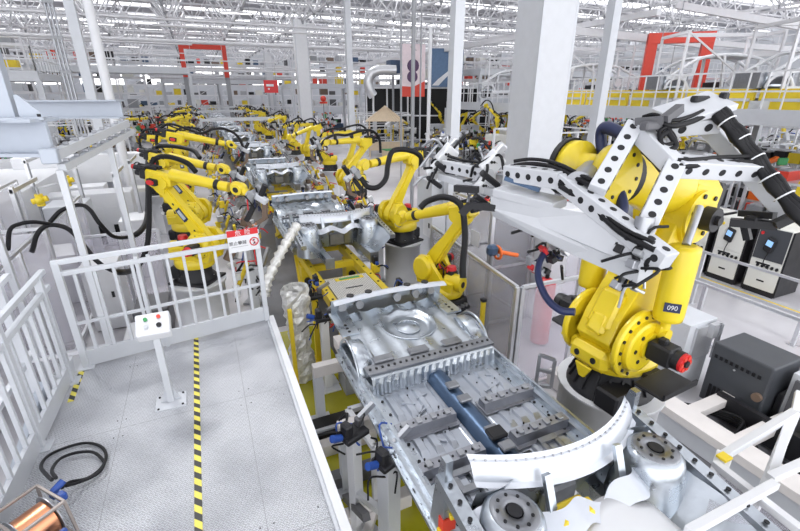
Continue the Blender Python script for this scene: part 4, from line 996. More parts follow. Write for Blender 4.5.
# ---- white cabinet and dark transformer behind the big robot
c1=boxthing('switch_cabinet','low light grey switch cabinet right of the big robot pedestal','cabinet',5.08,5.60,2.76,3.60,.02,1.0,'lgrey')
b=MB(); b.b2(5.2,5.56,2.73,2.76,.5,.95,'alu'); b.b2(5.076,5.08,2.79,3.57,.06,.96,'lgrey'); loc(b,'door',c1)
b=MB(); b.b2(5.4,5.56,2.66,2.73,.80,.98,'alu'); b.b2(5.5,5.54,2.64,2.68,.5,.98,'steel'); loc(b,'latch_bracket',c1)
tr=boxthing('transformer','dark grey vented transformer box beside the light grey switch cabinet','transformer',5.28,5.85,1.93,2.56,.04,.85,'dgrey',bevel=.02)
b=MB()
for k in range(9): b.b2(5.27,5.282,2.02+k*.058,2.05+k*.058,.66,.70,'black')
for k in range(5): b.b2(5.27,5.282,2.25+k*.05,2.28+k*.05,.10,.30,'black')
loc(b,'louvres',tr); b=MB(); b.cyl((5.27,2.28,.62),(5.285,2.28,.62),.012,'alu',10); loc(b,'bolt',tr); b=MB(); b.cyl((5.29,1.99,.45),(5.24,1.99,.45),.05,'brown',12); loc(b,'cable_gland',tr)
c3=boxthing('junction_cabinet','grey open-sided cabinet at the right edge beside the transformer','cabinet',5.5,6.1,1.20,1.85,.04,.80,'lgrey')
b=MB(); b.b2(5.46,5.5,1.25,1.80,.10,.74,'charcoal'); b.b2(5.48,6.0,1.85,1.90,.1,.5,'dark'); loc(b,'dark_panel',c3)
b=MB(); b.tube(smooth_path([(5.45,1.62,.6),(5.38,1.6,.4),(5.40,1.5,.2),(5.3,1.4,.1)],6),.015,'yellow2',6); tag(b.build('earth_cable'),'thin yellow cable hanging in front of the right edge cabinet','cable')
# ---- pale beams on the floor, lower right
def fbeam(label,p0,p1,w,h,m='beam',nm='floor_beam'):
    b=MB(); b.beam(p0,p1,w,h,m); return tag(b.build(nm,bevel=.006),label,'beam')
fbeam('long pale steel base beam running past the big robot to the right edge',(4.45,3.3,.30),(4.45,.7,.30),.26,.10)
fbeam('dark lower flange of the long pale base beam',(4.45,3.3,.13),(4.45,.7,.13),.16,.24,'lgrey')
fbeam('short pale cross beam nearest the switch cabinet',(4.6,2.25,.26),(5.27,2.25,.26),.14,.10)
fbeam('short pale cross beam in front of the transformer',(4.6,1.75,.26),(5.5,1.75,.26),.14,.10)
fbeam('short pale cross beam at the right edge of the base frame',(4.6,1.15,.26),(5.6,1.15,.26),.14,.10)
fbeam('pale steel beam behind the base of the big robot',(3.75,3.45,.12),(4.45,3.45,.12),.3,.22)
b=MB(); b.beam((5.15,2.3,.2),(5.15,.8,.2),.07,.3,'dark'); 
for k in range(4): b.tube(smooth_path([(4.75,2.6-k*.02,.1+k*.02),(5.1,2.0,.12+k*.03),(4.8,1.5+.1*k,.12),(5.2,.9,.15)],6),.016,'cable',6)
tag(b.build('floor_cable_run'),'black cables lying between the pale base beams','cable')
# ---- white tube frame bottom right
wf=empty('tube_frame','white welded square-tube frame with clear sheet at the bottom right corner','frame',(3.4,1.1,0))
def wb(p0,p1,w=.048,h=.048,m='white',nm='tube'): b=MB(); b.beam(p0,p1,w,h,m); return loc(b,nm,wf,bevel=.004)
F1=(2.745,1.092,1.468); F2=(3.257,1.018,1.689); F3=(2.026,0.794,1.535); F4=(2.804,0.855,1.525); F5=(2.548,0.600,1.488)
wb(F1,F2); wb((2.630,1.081,1.461),(2.574,0.580,1.468)); wb(F1,(2.369,0.937,1.266),.085,.085); wb((3.219,1.014,1.641),(2.833,0.871,1.456)); wb((1.988,0.824,1.511),(2.740,0.817,1.506)); wb((2.773,0.857,1.497),(3.040,0.818,1.545)); wb((3.263,1.016,1.689),(3.365,1.067,1.777))
wb((2.359,0.942,1.266),tuple(Vector((2.359,0.942,1.266))*.0+Vector((Vector((2.359,0.942,1.266)).x,Vector((2.359,0.942,1.266)).y,.02))),.08,.08); 
q=Vector((3.257,1.018,1.689)); wb((q.x,q.y,q.z),(q.x,q.y,.3))
b=MB(); v=[(2.627,1.048,1.436),(2.195,0.863,1.460),(2.556,0.635,1.441),(2.635,0.786,1.464)]; b.add(v,[(0,1,2,3)],'acrylic'); loc(b,'clear_sheet',wf)
b=MB(); q=Vector((2.692,1.066,1.490)); b.b2(q.x-.035,q.x+.035,q.y-.03,q.y+.03,q.z-.0,q.z+.015,'yellow2'); loc(b,'end_plug',wf)['label']='yellow-edged open tube end'
# ---- cell fence with clear panels
def fence(label,p0,p1,h,n,m='alu',panel='acrylic',rails=(0.04,1.),mid=None,name='cell_fence',group=None,t=.05,zp=None):
    p0=Vector(p0);p1=Vector(p1); r=empty(name,label,'fence',tuple(p0),0,group); up=Vector((0,0,1))
    for k in range(n+1): q=p0.lerp(p1,k/n); b=MB(); b.beam(q,q+up*h,t,t,m); b.box(q+up*.006,(.12,.12,.012),m); loc(b,'post',r)
    for hh in list(rails)+([mid] if mid else []): b=MB(); b.beam(p0+up*h*hh,p1+up*h*hh,t*.8,t*.8,m); loc(b,'rail',r)
    if panel:
        for k in range(n):
            a=p0.lerp(p1,k/n);c_=p0.lerp(p1,(k+1)/n); b=MB(); d=(c_-a).normalized(); b.beam(a+d*.03+up*(h*.52),c_-d*.03+up*(h*.52),.005,h*.90,panel); loc(b,'clear_panel',r)['label']='clear sheet panel'
    return r
fence('aluminium fence with smoked sheet running back from the fence corner by the body',(3.14,3.66,0),(3.42,6.3,0),1.5,2,panel='acrylic2')
fence('aluminium fence with clear sheet behind the big robot',(3.20,3.64,0),(4.9,3.56,0),1.5,2)
fence('aluminium fence row on the far side of the glazed cell',(5.0,3.6,0),(5.0,6.4,0),1.5,2)
yp=boxthing('yellow_marker_post','slim yellow post with black cap at the fence corner','post',2.93,2.98,4.02,4.07,.02,1.18,'yellow2'); b=MB(); b.b2(2.925,2.985,4.015,4.075,1.18,1.22,'dark'); loc(b,'cap',yp)
lb=MB()
for a,c_ in (((0,0,0),(0,0,.34)),((.14,0,0),(.14,0,.30)),((0,0,.34),(.14,0,.30)),((0,0,.18),(.14,0,.16)),((0,0,.0),(.14,0,0))): lb.beam(a,c_,.03,.03,'steel')
tag(lb.build('steel_bracket',loc=(2.60,2.62,1.0),rot=(0,0,R(-35))),'small open grey steel bracket standing at the sill edge','bracket')
# glazed cabin behind the fence corner
gc=empty('glazed_booth','tall aluminium booth with smoked panels behind the corner fence','booth',(4.1,5.6,0))
for x,y in ((3.85,5.2),(4.65,5.2),(3.85,6.3),(4.65,6.3)): b=MB(); b.b2(x-.03,x+.03,y-.03,y+.03,0,2.05,'alu'); loc(b,'post',gc)
for z in (.05,1.05,2.05):
    for a,c_ in (((3.85,5.2,z),(4.65,5.2,z)),((3.85,5.2,z),(3.85,6.3,z)),((4.65,5.2,z),(4.65,6.3,z)),((3.85,6.3,z),(4.65,6.3,z))): b=MB(); b.beam(a,c_,.04,.04,'alu'); loc(b,'rail',gc)
b=MB(); b.b2(3.85,3.856,5.23,6.27,.1,2.0,'acrylic2'); loc(b,'side_panel',gc); b=MB(); b.b2(3.88,4.62,5.195,5.2,.1,2.0,'acrylic2'); loc(b,'front_panel',gc); b=MB(); b.b2(4.64,4.65,5.23,6.27,.1,2.0,'mgrey'); loc(b,'back_panel',gc)
b=MB(); b.b2(3.84,3.85,5.5,5.75,1.3,1.55,'white'); loc(b,'notice',gc)
wc=boxthing('white_cabinet','tall white cabinet beside the smoked booth, behind the big robot','cabinet',4.70,5.25,4.75,5.3,.05,2.0,'white')
b=MB(); b.b2(4.698,4.70,4.8,5.25,.1,1.95,'white'); loc(b,'door',wc)
rc=MB(); rc.cyl((0,0,.05),(0,0,1.0),.14,'red',20); rc.lathe([(.14,0),(.12,.06),(.05,.1)],(0,0,1.0),(0,0,1),'red',20); rc.cyl((0,0,1.1),(0,0,1.16),.03,'dark',10)
tag(rc.build('red_cylinder',loc=(4.35,4.45,0)),'red upright cylinder behind the clear fence left of the big robot','cylinder')
wb1=boxthing('white_wall_box','small white box with dark sockets left of the smoked booth','box',3.95,4.25,7.3,7.7,.9,1.35,'white'); b=MB(); b.b2(3.948,3.952,7.4,7.46,1.1,1.2,'dark'); b.b2(4.0,4.2,7.45,7.55,0,.9,'lgrey'); loc(b,'stand',wb1)
boxthing('grey_control_cabinet','grey cabinet behind the right hand line robots','cabinet',4.3,5.0,8.0,8.7,.03,1.9,'lgrey')
bv=MB(); bv.cbox((0,0,1.55),(.16,.14,.16),'galvblue',.04); bv.cyl((0,0,.02),(0,0,1.5),.04,'steel',10); bv.cyl((.1,-.02,1.52),(.38,-.1,1.45),.03,'orange',10); bv.torus((.1,0,1.5),.09,.02,(1,0,0),'orange',14)
tag(bv.build('valve_stand',loc=(3.55,4.75,0)),'stand with a round blue valve body and orange wheel','valve')
# ---- guard rails beyond the cabinets
def grail(label,p0,p1,h,n,rails=(1.,.5),m='alu',group=None): return fence(label,p0,p1,h,n,m,None,rails,name='barrier_rail',group=group)
grail('aluminium barrier rail just behind the switch cabinet and transformer',(6.6,.6,0),(6.6,5.0,0),.95,3,(1.,.08))
grail('aluminium barrier rail in front of the yellow floor line',(7.9,1.2,0),(7.9,9.2,0),1.0,5,(1.,.5))
grail('aluminium barrier rail behind the welding controllers',(10.9,2.5,0),(10.9,11,0),1.9,5,(1.,.6,.1))
b=MB(); b.b2(9.2,9.3,-1,14,.0,.004,'yellow2'); tag(b.build('floor_line'),'yellow line painted on the floor in front of the welding controllers','floor marking')
# ---- welding controllers
cl=['cream welding controller leftmost of the three, partly behind the yellow balancer','cream welding controller in the middle of the three','cream welding controller with a dark door, rightmost of the three']
for k,(y,dark) in enumerate(((5.55,0),(4.86,0),(4.15,1))):
    r=empty('welding_controller',cl[k],'controller',(9.45,y,.0),0,'welding controllers'); r.scale=(.9,.80,1.08); 
    b=MB(); b.b2(0,.8,-.33,.33,.0,.10,'dark'); b.b2(0,.8,.33,.37,.02,1.2,'dark'); b.b2(0,.8,-.37,-.33,.02,1.2,'dark'); b.build('base',r)
    b=MB(); b.b2(0,.8,-.33,.33,.10,1.22,'cream'); b.build('cabinet',r,bevel=.01)
    b=MB(); b.b2(-.012,0,-.31,.31,.10,.42,'cream'); b.b2(-.014,-.012,-.08,.08,.24,.27,'dark'); dr=b.build('drawer',r)
    b=MB(); b.b2(-.02,0,-.31,.31,.45,.62,'cream'); 
    for j in range(5): b.cyl((-.02,-.26+j*.1,.53),(-.045,-.26+j*.1,.53),.03,'dark',10)
    b.b2(-.025,-.02,-.1,.2,.55,.58,'dark'); b.build('socket_panel',r)
    b=MB(); b.b2(-.012,0,-.31,.31,.64,1.20,'dgrey' if dark else 'cream'); b.build('door',r)
    b=MB(); b.cbox((-.04,.02,.92),(.06,.20,.26),'dark',.02,Matrix.Rotation(R(12),3,'X')); b.box((-.072,.02,.95),(.004,.13,.10),'screen',Matrix.Rotation(R(12),3,'X')); b.tube(smooth_path([(-.04,0,.8),(-.08,.02,.6),(-.05,-.1,.5)],5),.01,'cable',6); b.build('teach_pendant',r)['label']='black hand-held pendant'
    for y_ in (.24,): b=MB(); b.cyl((-.01,y_,1.1),(-.04,y_,1.1),.03,'yellow2' if not dark else 'red',10); b.build('switch',r)
# ---- columns of the cell beyond: racks, bins and machines between x=11 and 24
# ---------------------------------------------------------------- steel hoist frame, upper left
sf=empty('hoist_frame','blue-grey steel hoist frame of I-beams and a gusseted column at the upper left','steel frame',(-3.2,4.5,0))
def ib(nm,p0,p1,w,h,m='bgrey',t=.02):
    b=MB(); p0=Vector(p0);p1=Vector(p1); d,s,u=frame_of(p1-p0)
    b.beam(p0+u*(h/2-t/2),p1+u*(h/2-t/2),w,t,m); b.beam(p0-u*(h/2-t/2),p1-u*(h/2-t/2),w,t,m); b.beam(p0,p1,t,h-2*t,m); return loc(b,nm,sf)
ib('upper_beam',(-3.187,8.282,3.409),(-0.930,7.398,3.419),.22,.24)
ib('lower_beam',(-2.396,5.847,3.220),(-1.315,5.309,3.225),.34,.34,t=.03)
b=MB(); q=Vector((-1.636,5.467,3.397)); b.beam(q,(q.x,q.y,8.4),.16,.16,'bgrey'); loc(b,'column',sf,bevel=.006)
b=MB(); q=Vector((-1.611,5.391,3.382)); b.b2(q.x-.22,q.x+.30,q.y-.14,q.y+.14,q.z-.0,q.z+.025,'bgrey')
for a in (-1,1): b.prism([(0,0),(.20*a,0),(.03*a,.20),(0,.20)],(q.x+.09*a,q.y-.01,q.z+.02),(1,0,0),(0,0,1),(0,1,0),.02,'bgrey'); b.cyl((q.x+.24*a,q.y,q.z+.02),(q.x+.24*a,q.y,q.z+.05),.02,'dark',8)
loc(b,'gusset_plate',sf)
for nm,a,c_,w_,h_ in (('track_beam',(-1.328,5.181,3.053),(-0.908,7.311,3.238),.09,.09),('track_beam',(-1.269,5.224,2.940),(-0.877,7.481,3.119),.07,.07)):
    b=MB(); b.beam(a,c_,w_,h_,'lgrey'); o=loc(b,nm,sf)
    A_,C_=Vector(a),Vector(c_)
    for k in range(9): q=A_.lerp(C_,(k+.5)/9); b=MB(); b.cbox(q+Vector((0,0,h_/2+.015)),(.045,.045,.03),'steel',.004); loc(b,'track_clip',sf)
b=MB(); q=Vector((-1.326,5.184,3.061)); b.cbox(q,(.14,.10,.14),'bgrey',.01); loc(b,'end_stop',sf)
for p_ in ((-2.075,5.614,3.012),(-1.055,6.600,3.077),(-1.290,5.225,2.922)):
    q=Vector(p_); b=MB(); b.b2(q.x-.03,q.x+.03,q.y-.03,q.y+.03,.0,q.z,'lgrey'); loc(b,'leg',sf)
def tallpost(label,p,z1,r,m,sq=True,nm='tall_post'): q=Vector(p); return pole(label,q.x,q.y,0,z1,r,m,sq,nm)
tallpost('light grey square post on the left, just right of the thin conduits',(-2.678,15.883,3.546),8.6,.12,'lgrey')
tallpost('bluish white round pipe rising right of the light grey square post, upper left',(-2.122,15.026,3.497),8.6,.12,'white',False)
q=Vector((-3.326,16.784,3.600)); b=MB()
for o_ in (-.09,0,.09): b.cyl((o_,0,0),(o_,0,8.6),.032,'steel',10)
for k in range(9): b.b2(-.14,.14,-.04,.04,.6+k*.9,.68+k*.9,'mgrey')
tag(b.build('conduit_bundle',loc=(q.x,q.y,0)),'bundle of three thin vertical conduits, upper left','pipe')
# ---------------------------------------------------------------- fenced cells on the left
fence('aluminium fence with clear panels nearest the deck on the left, below the hoist frame',(-2.15,5.1,0),(-2.15,9.4,0),1.9,4,panel='acrylic')
fence('aluminium fence with milky panels along the far left, parallel to the deck fence',(-3.3,4.4,0),(-3.3,10.4,0),2.1,5,panel='vapour')
fence('aluminium cross fence with clear panels behind the hoist frame posts',(-3.3,7.2,0),(-2.15,7.2,0),1.9,1,panel='vapour')
fence('aluminium cross fence with clear panels left of the nearest robot',(-2.15,8.6,0),(-.95,8.6,0),1.35,2,panel='acrylic')
fence('aluminium fence between the deck and the nearest left robot pedestal',(-2.1,5.3,0),(-.9,5.3,0),.9,1,panel=None,rails=(1.,.5,.05))
# yellow beacon lamps
def beacon(label,p): 
    q=Vector(p); r=empty('warning_beacon',label,'beacon',tuple(q),0); b=MB(); b.cyl((0,0,-.09),(0,0,.09),.055,'yellow2',12); b.cyl((-.10,0,-.02),(.10,0,.02),.045,'yellow2',10); b.ball((0,-.03,0),.07,'yellow',10); b.build('lamp',r); b=MB(); b.cyl((0,0,.09),(0,0,.2),.02,'steel',8); b.beam((0,0,.18),(.25,.1,.22),.02,.02,'alu'); b.build('hook',r)
beacon('yellow beacon hanging on the left fence, lower left one of two',(-2.375,8.182,2.108)); beacon('yellow beacon hanging on the left fence, upper right one of two',(-2.251,9.340,2.193))
# supply hoses of the left robots
HL=[(-0.134,7.355,2.506),(-0.239,7.457,2.634),(-0.470,7.709,2.706),(-0.666,7.902,2.678),(-0.790,7.894,2.531),(-0.844,7.670,2.229),(-0.911,7.376,1.753),(-0.994,7.156,1.431),(-1.136,6.908,1.253),(-1.187,5.996,1.542),(-1.319,5.798,1.766),(-1.458,5.950,1.975),(-1.584,6.073,2.129),(-1.771,6.175,2.172),(-1.915,6.201,2.085),(-1.974,6.034,1.910)]
hose('thick black hose from the nearest left robot, looping down behind the far railing',HL,[.04]*73+[.027]*48)
H2=[(-0.058,9.309,2.474),(-0.178,9.536,2.605),(-0.563,9.852,2.667),(-0.849,10.077,2.619),(-0.941,9.352,2.480),(-0.999,8.648,1.882),(-1.003,7.859,1.686),(-1.129,7.412,1.610),(-1.306,6.956,1.735),(-1.375,6.638,2.017),(-1.468,6.753,2.189),(-1.579,6.829,2.250),(-1.774,6.783,2.213),(-1.939,6.794,2.069)]
hose('thick black hose looping from the second left robot to the left fence post',H2,[.042]*57+[.027]*48)
hose('thin black hose trailing over the far left fence',[(-1.770,6.179,2.183),(-1.863,6.019,2.260),(-1.970,5.952,2.267),(-2.038,5.850,2.234),(-2.046,5.663,2.065)],.022,name='supply_hose')
HR=[(2.639,4.059,1.551),(2.668,4.123,1.730),(2.791,4.304,2.002),(2.852,4.527,2.309),(2.736,4.732,2.392),(2.577,4.890,2.322),(2.469,4.902,2.237)]
hose('black hose arching over the robot folded low at the rear right corner',HR,.04)
HR=[(3.157,6.259,2.545),(3.120,6.227,2.707),(2.918,6.243,2.807),(2.663,6.238,2.804),(2.525,6.108,2.634),(2.428,5.957,2.456),(2.264,5.867,2.352),(2.131,5.926,2.352),(2.057,6.012,2.474)]
hose('black hose arching above the robot on the tall grey pedestal',HR,.04)
# low machines, boxes and cabinets in the left cells
LB=[('large white flat-topped machine cover at the far left below the hoist beam',-7.0,-3.6,9.6,15.5,.4,1.7,'white','machine_cover'),
('white chute box between the deck and the left robots',-1.35,-.95,5.6,6.6,.05,.55,'white','white_box'),
('white vertical box standing left of the second robot',-1.75,-1.3,9.9,10.5,.0,1.25,'white','white_box'),
('grey low console beyond the far railing on the left',-2.0,-1.45,5.5,6.1,0,.55,'lgrey','console'),
('dark low console beside the pedestal of the nearest left robot',-1.35,-.85,7.0,7.7,0,.5,'charcoal','console'),
('white round-shouldered machine at the left edge outside the deck stairs',-3.2,-2.6,4.5,5.6,.0,1.3,'white','machine_housing'),
('long white cabinet row left of the line, behind the cross fence',-4.9,-1.8,12.6,13.3,.0,1.35,'white','cabinet_row'),
('long white duct box above the cabinets left of the line',-4.8,-1.6,15.2,15.7,1.2,2.0,'white','duct_box'),
('white bench-height cabinet row further left of the line',-5.2,-1.9,17.6,18.3,0,1.3,'white','cabinet_row'),
('white cabinet row far left behind the machine cover',-9.5,-5.4,18,19,0,1.6,'white','cabinet_row'),
('light grey tool cabinet beside the far left fence',-3.1,-2.4,10.6,11.4,0,1.5,'lgrey','tool_cabinet')]
for lab,x0,x1,y0,y1,z0,z1,m,nm in LB:
    r=boxthing(nm,lab,'cabinet' if 'cab' in nm else 'machine',x0,x1,y0,y1,z0,z1,m,bevel=.02)
    if 'row' in nm:
        n=int((x1-x0)/.62)
        for k in range(n): b=MB(); b.b2(x0+.05+k*.62,x0+.57+k*.62,y0-.012,y0,z0+.1,z1-.35,'white'); loc(b,'door',r)
        for k in range(0,n,1): b=MB(); b.b2(x0+.1+k*.62,x0+.5+k*.62,y0-.02,y0-.012,z0+.06,z0+.55,'black'); loc(b,'dark_opening',r)
    elif z0>0:
        for xx in (x0+.1,x1-.1): b=MB(); b.b2(xx-.04,xx+.04,(y0+y1)/2-.04,(y0+y1)/2+.04,0,z0,'alu'); loc(b,'leg',r)
    else: b=MB(); b.b2(x0+.06,x1-.06,y0-.01,y0,z0+.08,z1-.08,m); loc(b,'door',r)

b=MB()
for k,(x,y) in enumerate(((-2.75,6.0),(-2.75,8.4),(-1.55,9.4),(-1.5,11.2),(-2.6,11.6),(-3.6,12.2))):
    b=MB(); b.b2(x-.03,x+.03,y-.03,y+.03,0,2.3,'alu'); b.b2(x+.035,x+.05,y-.02,y+.02,.2,2.2,'mgrey'); b.b2(x-.02,x+.02,y-.03,y+1.2,2.2,2.26,'alu'); tag(b.build('profile_post'),'aluminium profile post with arm in the left cell, '+ORD[k]+' from the deck','post','profile posts in the left cell')
for k,(x0,x1,y0,y1,z0,z1,m) in enumerate(((-2.0,-1.5,7.6,8.1,.02,1.15,'white'),(-3.1,-2.5,7.6,8.3,.02,.75,'lgrey'),(-1.85,-1.35,11.4,12.,.02,.95,'white'),(-2.9,-2.3,9.,9.8,.02,.95,'white'),(-2.0,-1.2,13.8,14.3,.02,1.2,'cream'),(-3.4,-2.6,14.0,14.6,.02,1.3,'white'),(-4.6,-3.9,13.9,14.6,.02,1.4,'lgrey'),(-6.2,-5.2,7.4,8.6,.02,.9,'lgrey'))):
    r=boxthing('control_box','boxy '+('white' if m!='lgrey' else 'grey')+' control box in the left cells, '+ORD[k]+' in depth from the deck','control box',x0,x1,y0,y1,z0,z1,m,'control boxes in the left cells',.015)
    b=MB(); b.b2(x0+.05,x1-.05,y0-.012,y0,z0+.1,z1-.1,'white'); loc(b,'door',r); b=MB(); b.b2(x1-.16,x1-.12,y0-.02,y0-.012,(z0+z1)/2,(z0+z1)/2+.1,'dark'); loc(b,'handle',r)
# ---------------------------------------------------------------- hall shell
def wall(n,x0,x1,y0,y1,z0,z1,m='white'): b=MB(); b.b2(x0,x1,y0,y1,z0,z1,m); struct(b.build(n))
wall('wall_back',-45,60,90,90.3,0,11.4,'lgrey'); wall('wall_left',-45.3,-45,-6,90,0,11.4,'lgrey'); wall('wall_right',60,60.3,-6,90,0,11.4,'lgrey')
for k in range(12): b=MB(); b.b2(-42+k*8.6,-36+k*8.6,89.9,89.98,5.2,8.2,'lamp'); struct(b.build('window_%d'%(k+1)))
# roof deck with open daylight strips
b=MB()
for k in range(17):
    y=-8+k*6.0; b.b2(-45,60,y,y+3.9,11.2,11.3,'roofm')
struct(b.build('ceiling'))
# ---------------------------------------------------------------- roof trusses
def truss_mb(L,h,n,c=.13,d=.08,ww=1.3):   # triangular section space truss along y, top two chords, bottom one
    b=MB(); B=[Vector((0,L*k/n,0)) for k in range(n+1)]; Tl=[Vector((-ww,L*(k+.5)/n,h)) for k in range(n)]; Tr=[Vector((ww,L*(k+.5)/n,h)) for k in range(n)]
    b.beam(B[0],B[-1],c,c,'trans'); b.beam(Tl[0],Tl[-1],c*.8,c*.8,'trans'); b.beam(Tr[0],Tr[-1],c*.8,c*.8,'trans')
    for k in range(n):
        for q in (Tl[k],Tr[k]): b.beam(B[k],q,d,d,'trans'); b.beam(B[k+1],q,d,d,'trans')
        b.beam(Tl[k],Tr[k],d,d,'trans')
        b.prism([(-.12,0),(.12,0),(.05,-.3),(-.05,-.3)],(0,B[k].y,.02),(1,0,0),(0,0,1),(0,1,0),.05,'mgrey')
    return b
tm=truss_mb(98,2.3,28).mesh('long_truss')
TX=[-34,-26,-18,-12,-6,-.9,3.6,8.2,14,21,27,34,42,51]
for k,x in enumerate(TX):
    o=bpy.data.objects.new('roof_truss',tm); COL.objects.link(o); o.location=(x,-6,8.75); tag(o,'white tubular roof truss running the length of the hall, '+ORD[k]+' from the left','roof truss','lengthwise roof trusses')
def ctruss(L,h,n,c=.11,d=.06):
    b=MB()
    b.beam((0,0,0),(L,0,0),c,c,'trans'); b.beam((0,0,h),(L,0,h),c,c,'trans')
    for k in range(n):
        x=L*k/n; x2=L*(k+.5)/n; x3=L*(k+1)/n; b.beam((x,0,0),(x2,0,h),d,d,'trans'); b.beam((x2,0,h),(x3,0,0),d,d,'trans')
    return b
cm=ctruss(104,1.5,44).mesh('cross_truss')
for k in range(18):
    o=bpy.data.objects.new('cross_truss',cm); COL.objects.link(o); o.location=(-44,3+k*4.9,9.2+(k%2)*.25); tag(o,'white lattice truss spanning the hall, '+ORD[k]+' from the camera','roof truss','cross trusses')
rnd=random.Random(31)
# pipes and ducts slung under the roof
k=0
pm=[]
for i in range(26):
    y=rnd.uniform(26,84); z=rnd.uniform(5.2,8.2); r_=rnd.choice([.05,.07,.1,.14,.2]); x0=rnd.uniform(-44,10); L=rnd.uniform(18,45)
    b=MB(); b.cyl((0,0,0),(L,0,0),r_,'trans',12)
    for j in range(int(L/4)): b.beam((2+j*4,0,0),(2+j*4,0,9.3-z),.03,.03,'trans')
    tag(b.build('ceiling_pipe',loc=(x0,y,z)),'white pipe slung across the hall beneath the roof trusses','pipe','pipes beneath the roof')
for i in range(20):
    x=rnd.choice([rnd.uniform(-40,-6),rnd.uniform(5,45)]); z=rnd.uniform(5.8,8.4); r_=rnd.choice([.06,.1,.16,.22]); y0=rnd.uniform(10,40); L=rnd.uniform(15,45)
    b=MB(); b.beam((0,0,0),(0,L,0),r_*1.6,r_*1.4,'trans')
    for j in range(int(L/4)): b.beam((0,2+j*4,0),(0,2+j*4,9.3-z),.03,.03,'trans')
    tag(b.build('ceiling_duct',loc=(x,y0,z)),'white duct slung lengthwise beneath the roof trusses','duct','ducts beneath the roof')
fbeam2=lambda lab,a,c_,w_,h_,m='trans',nm='overhead_beam': tag(MB().beam(a,c_,w_,h_,m).build(nm),lab,'beam')
fbeam2('long white overhead beam sloping across the upper right corner',(21.047,15.834,7.476),(27.176,11.276,5.973),.25,.28)
fbeam2('second white overhead beam above the overhead car body',(21.159,20.180,6.752),(31.330,12.749,5.495),.25,.25)
fbeam2('white overhead beam at the upper right behind the grey post',(16.223,17.519,6.399),(21.792,14.776,5.796),.25,.3)
# hanging lamps
lm=MB(); lm.b2(-.9,.9,-.12,.12,0,.08,'trans'); lm.b2(-.85,.85,-.09,.09,-.02,0,'lamp'); lm.b2(-.7,-.68,-.01,.01,.08,.9,'mgrey'); lm.b2(.68,.7,-.01,.01,.08,.9,'mgrey'); lmm=lm.mesh('lamp_fixture')
n=0
for i in range(9):
    for j in range(7):
        x=-30+j*11+(i%2)*3; y=14+i*8
        o=bpy.data.objects.new('hanging_lamp',lmm); COL.objects.link(o); o.location=(x,y,8.0); tag(o,'white strip lamp hanging beneath the roof trusses','lamp','hanging strip lamps')
# ---------------------------------------------------------------- mezzanines
def mezz(label,x0,x1,y0,y1,z,group=None,rail=1.1,step=.35,m='lgrey',legs=True,fr='white',edges='SNWE',th=.35):
    r=empty('mezzanine',label,'mezzanine',((x0+x1)/2,(y0+y1)/2,0),0,group)
    b=MB(); b.b2(x0,x1,y0,y1,z-th,z,m); b.b2(x0-.05,x1+.05,y0-.05,y0,z-th-.05,z+.05,m); b.b2(x0-.05,x0,y0,y1,z-th-.05,z+.05,m); loc(b,'deck',r)
    def rl(a,c_):
        a=Vector(a);c_=Vector(c_); L=(c_-a).length; b=MB(); up=Vector((0,0,1))
        for hh in (rail,rail*.5): b.beam(a+up*hh,c_+up*hh,.05,.05,fr)
        n=max(1,int(L/step))
        for k in range(n+1): q=a.lerp(c_,k/n); b.beam(q,q+up*rail,.035,.035,fr)
        loc(b,'guard_rail',r)
    if 'S' in edges: rl((x0,y0,z),(x1,y0,z))
    if 'W' in edges: rl((x0,y0,z),(x0,y1,z))
    if 'E' in edges: rl((x1,y0,z),(x1,y1,z))
    if 'N' in edges: rl((x0,y1,z),(x1,y1,z))
    if legs:
        nx=max(1,int((x1-x0)/6)); ny=max(1,int((y1-y0)/7))
        for i in range(nx+1):
            for j in range(ny+1):
                x=x0+(x1-x0)*i/nx; y=y0+(y1-y0)*j/ny; b=MB(); b.b2(x-.11,x+.11,y-.11,y+.11,0,z-th,m); loc(b,'leg',r)
    return r
mezz('long right-hand conveyor mezzanine carrying white car bodies and yellow panels',15.5,20.5,2.6,27,3.15,edges='WE',step=.5)
mezz('far mezzanine across the hall behind the timber pavilion with white railing',9,44,46,52,4.6,edges='S',step=.5)
mezz('left mezzanine gallery across the hall behind the upper left conduits',-30,-6.5,27,32,4.6,edges='SE',step=.5)
mezz('second left gallery further back with white railing',-34,0,42,46,5.6,edges='S',step=.6)
mezz('bridge gallery over the far end of the line',-3,9,58,62,5.2,edges='S',step=.5)
mezz('far right gallery beneath the roof',20,56,30,33,5.4,edges='S',step=.6)
# yellow panels on the right mezzanine
for k in range(6):
    b=MB(); b.b2(13.0,13.1,0,2.2,0,.62,'yellow2'); b.b2(12.97,13.0,.1,2.1,.25,.34,'lgrey'); tag(b.build('yellow_guard_panel',loc=(3.3,4.2+k*2.35,3.16)),'yellow guard panel along the right conveyor mezzanine, '+ORD[k]+' from the camera','guard panel','yellow guard panels on the mezzanine')
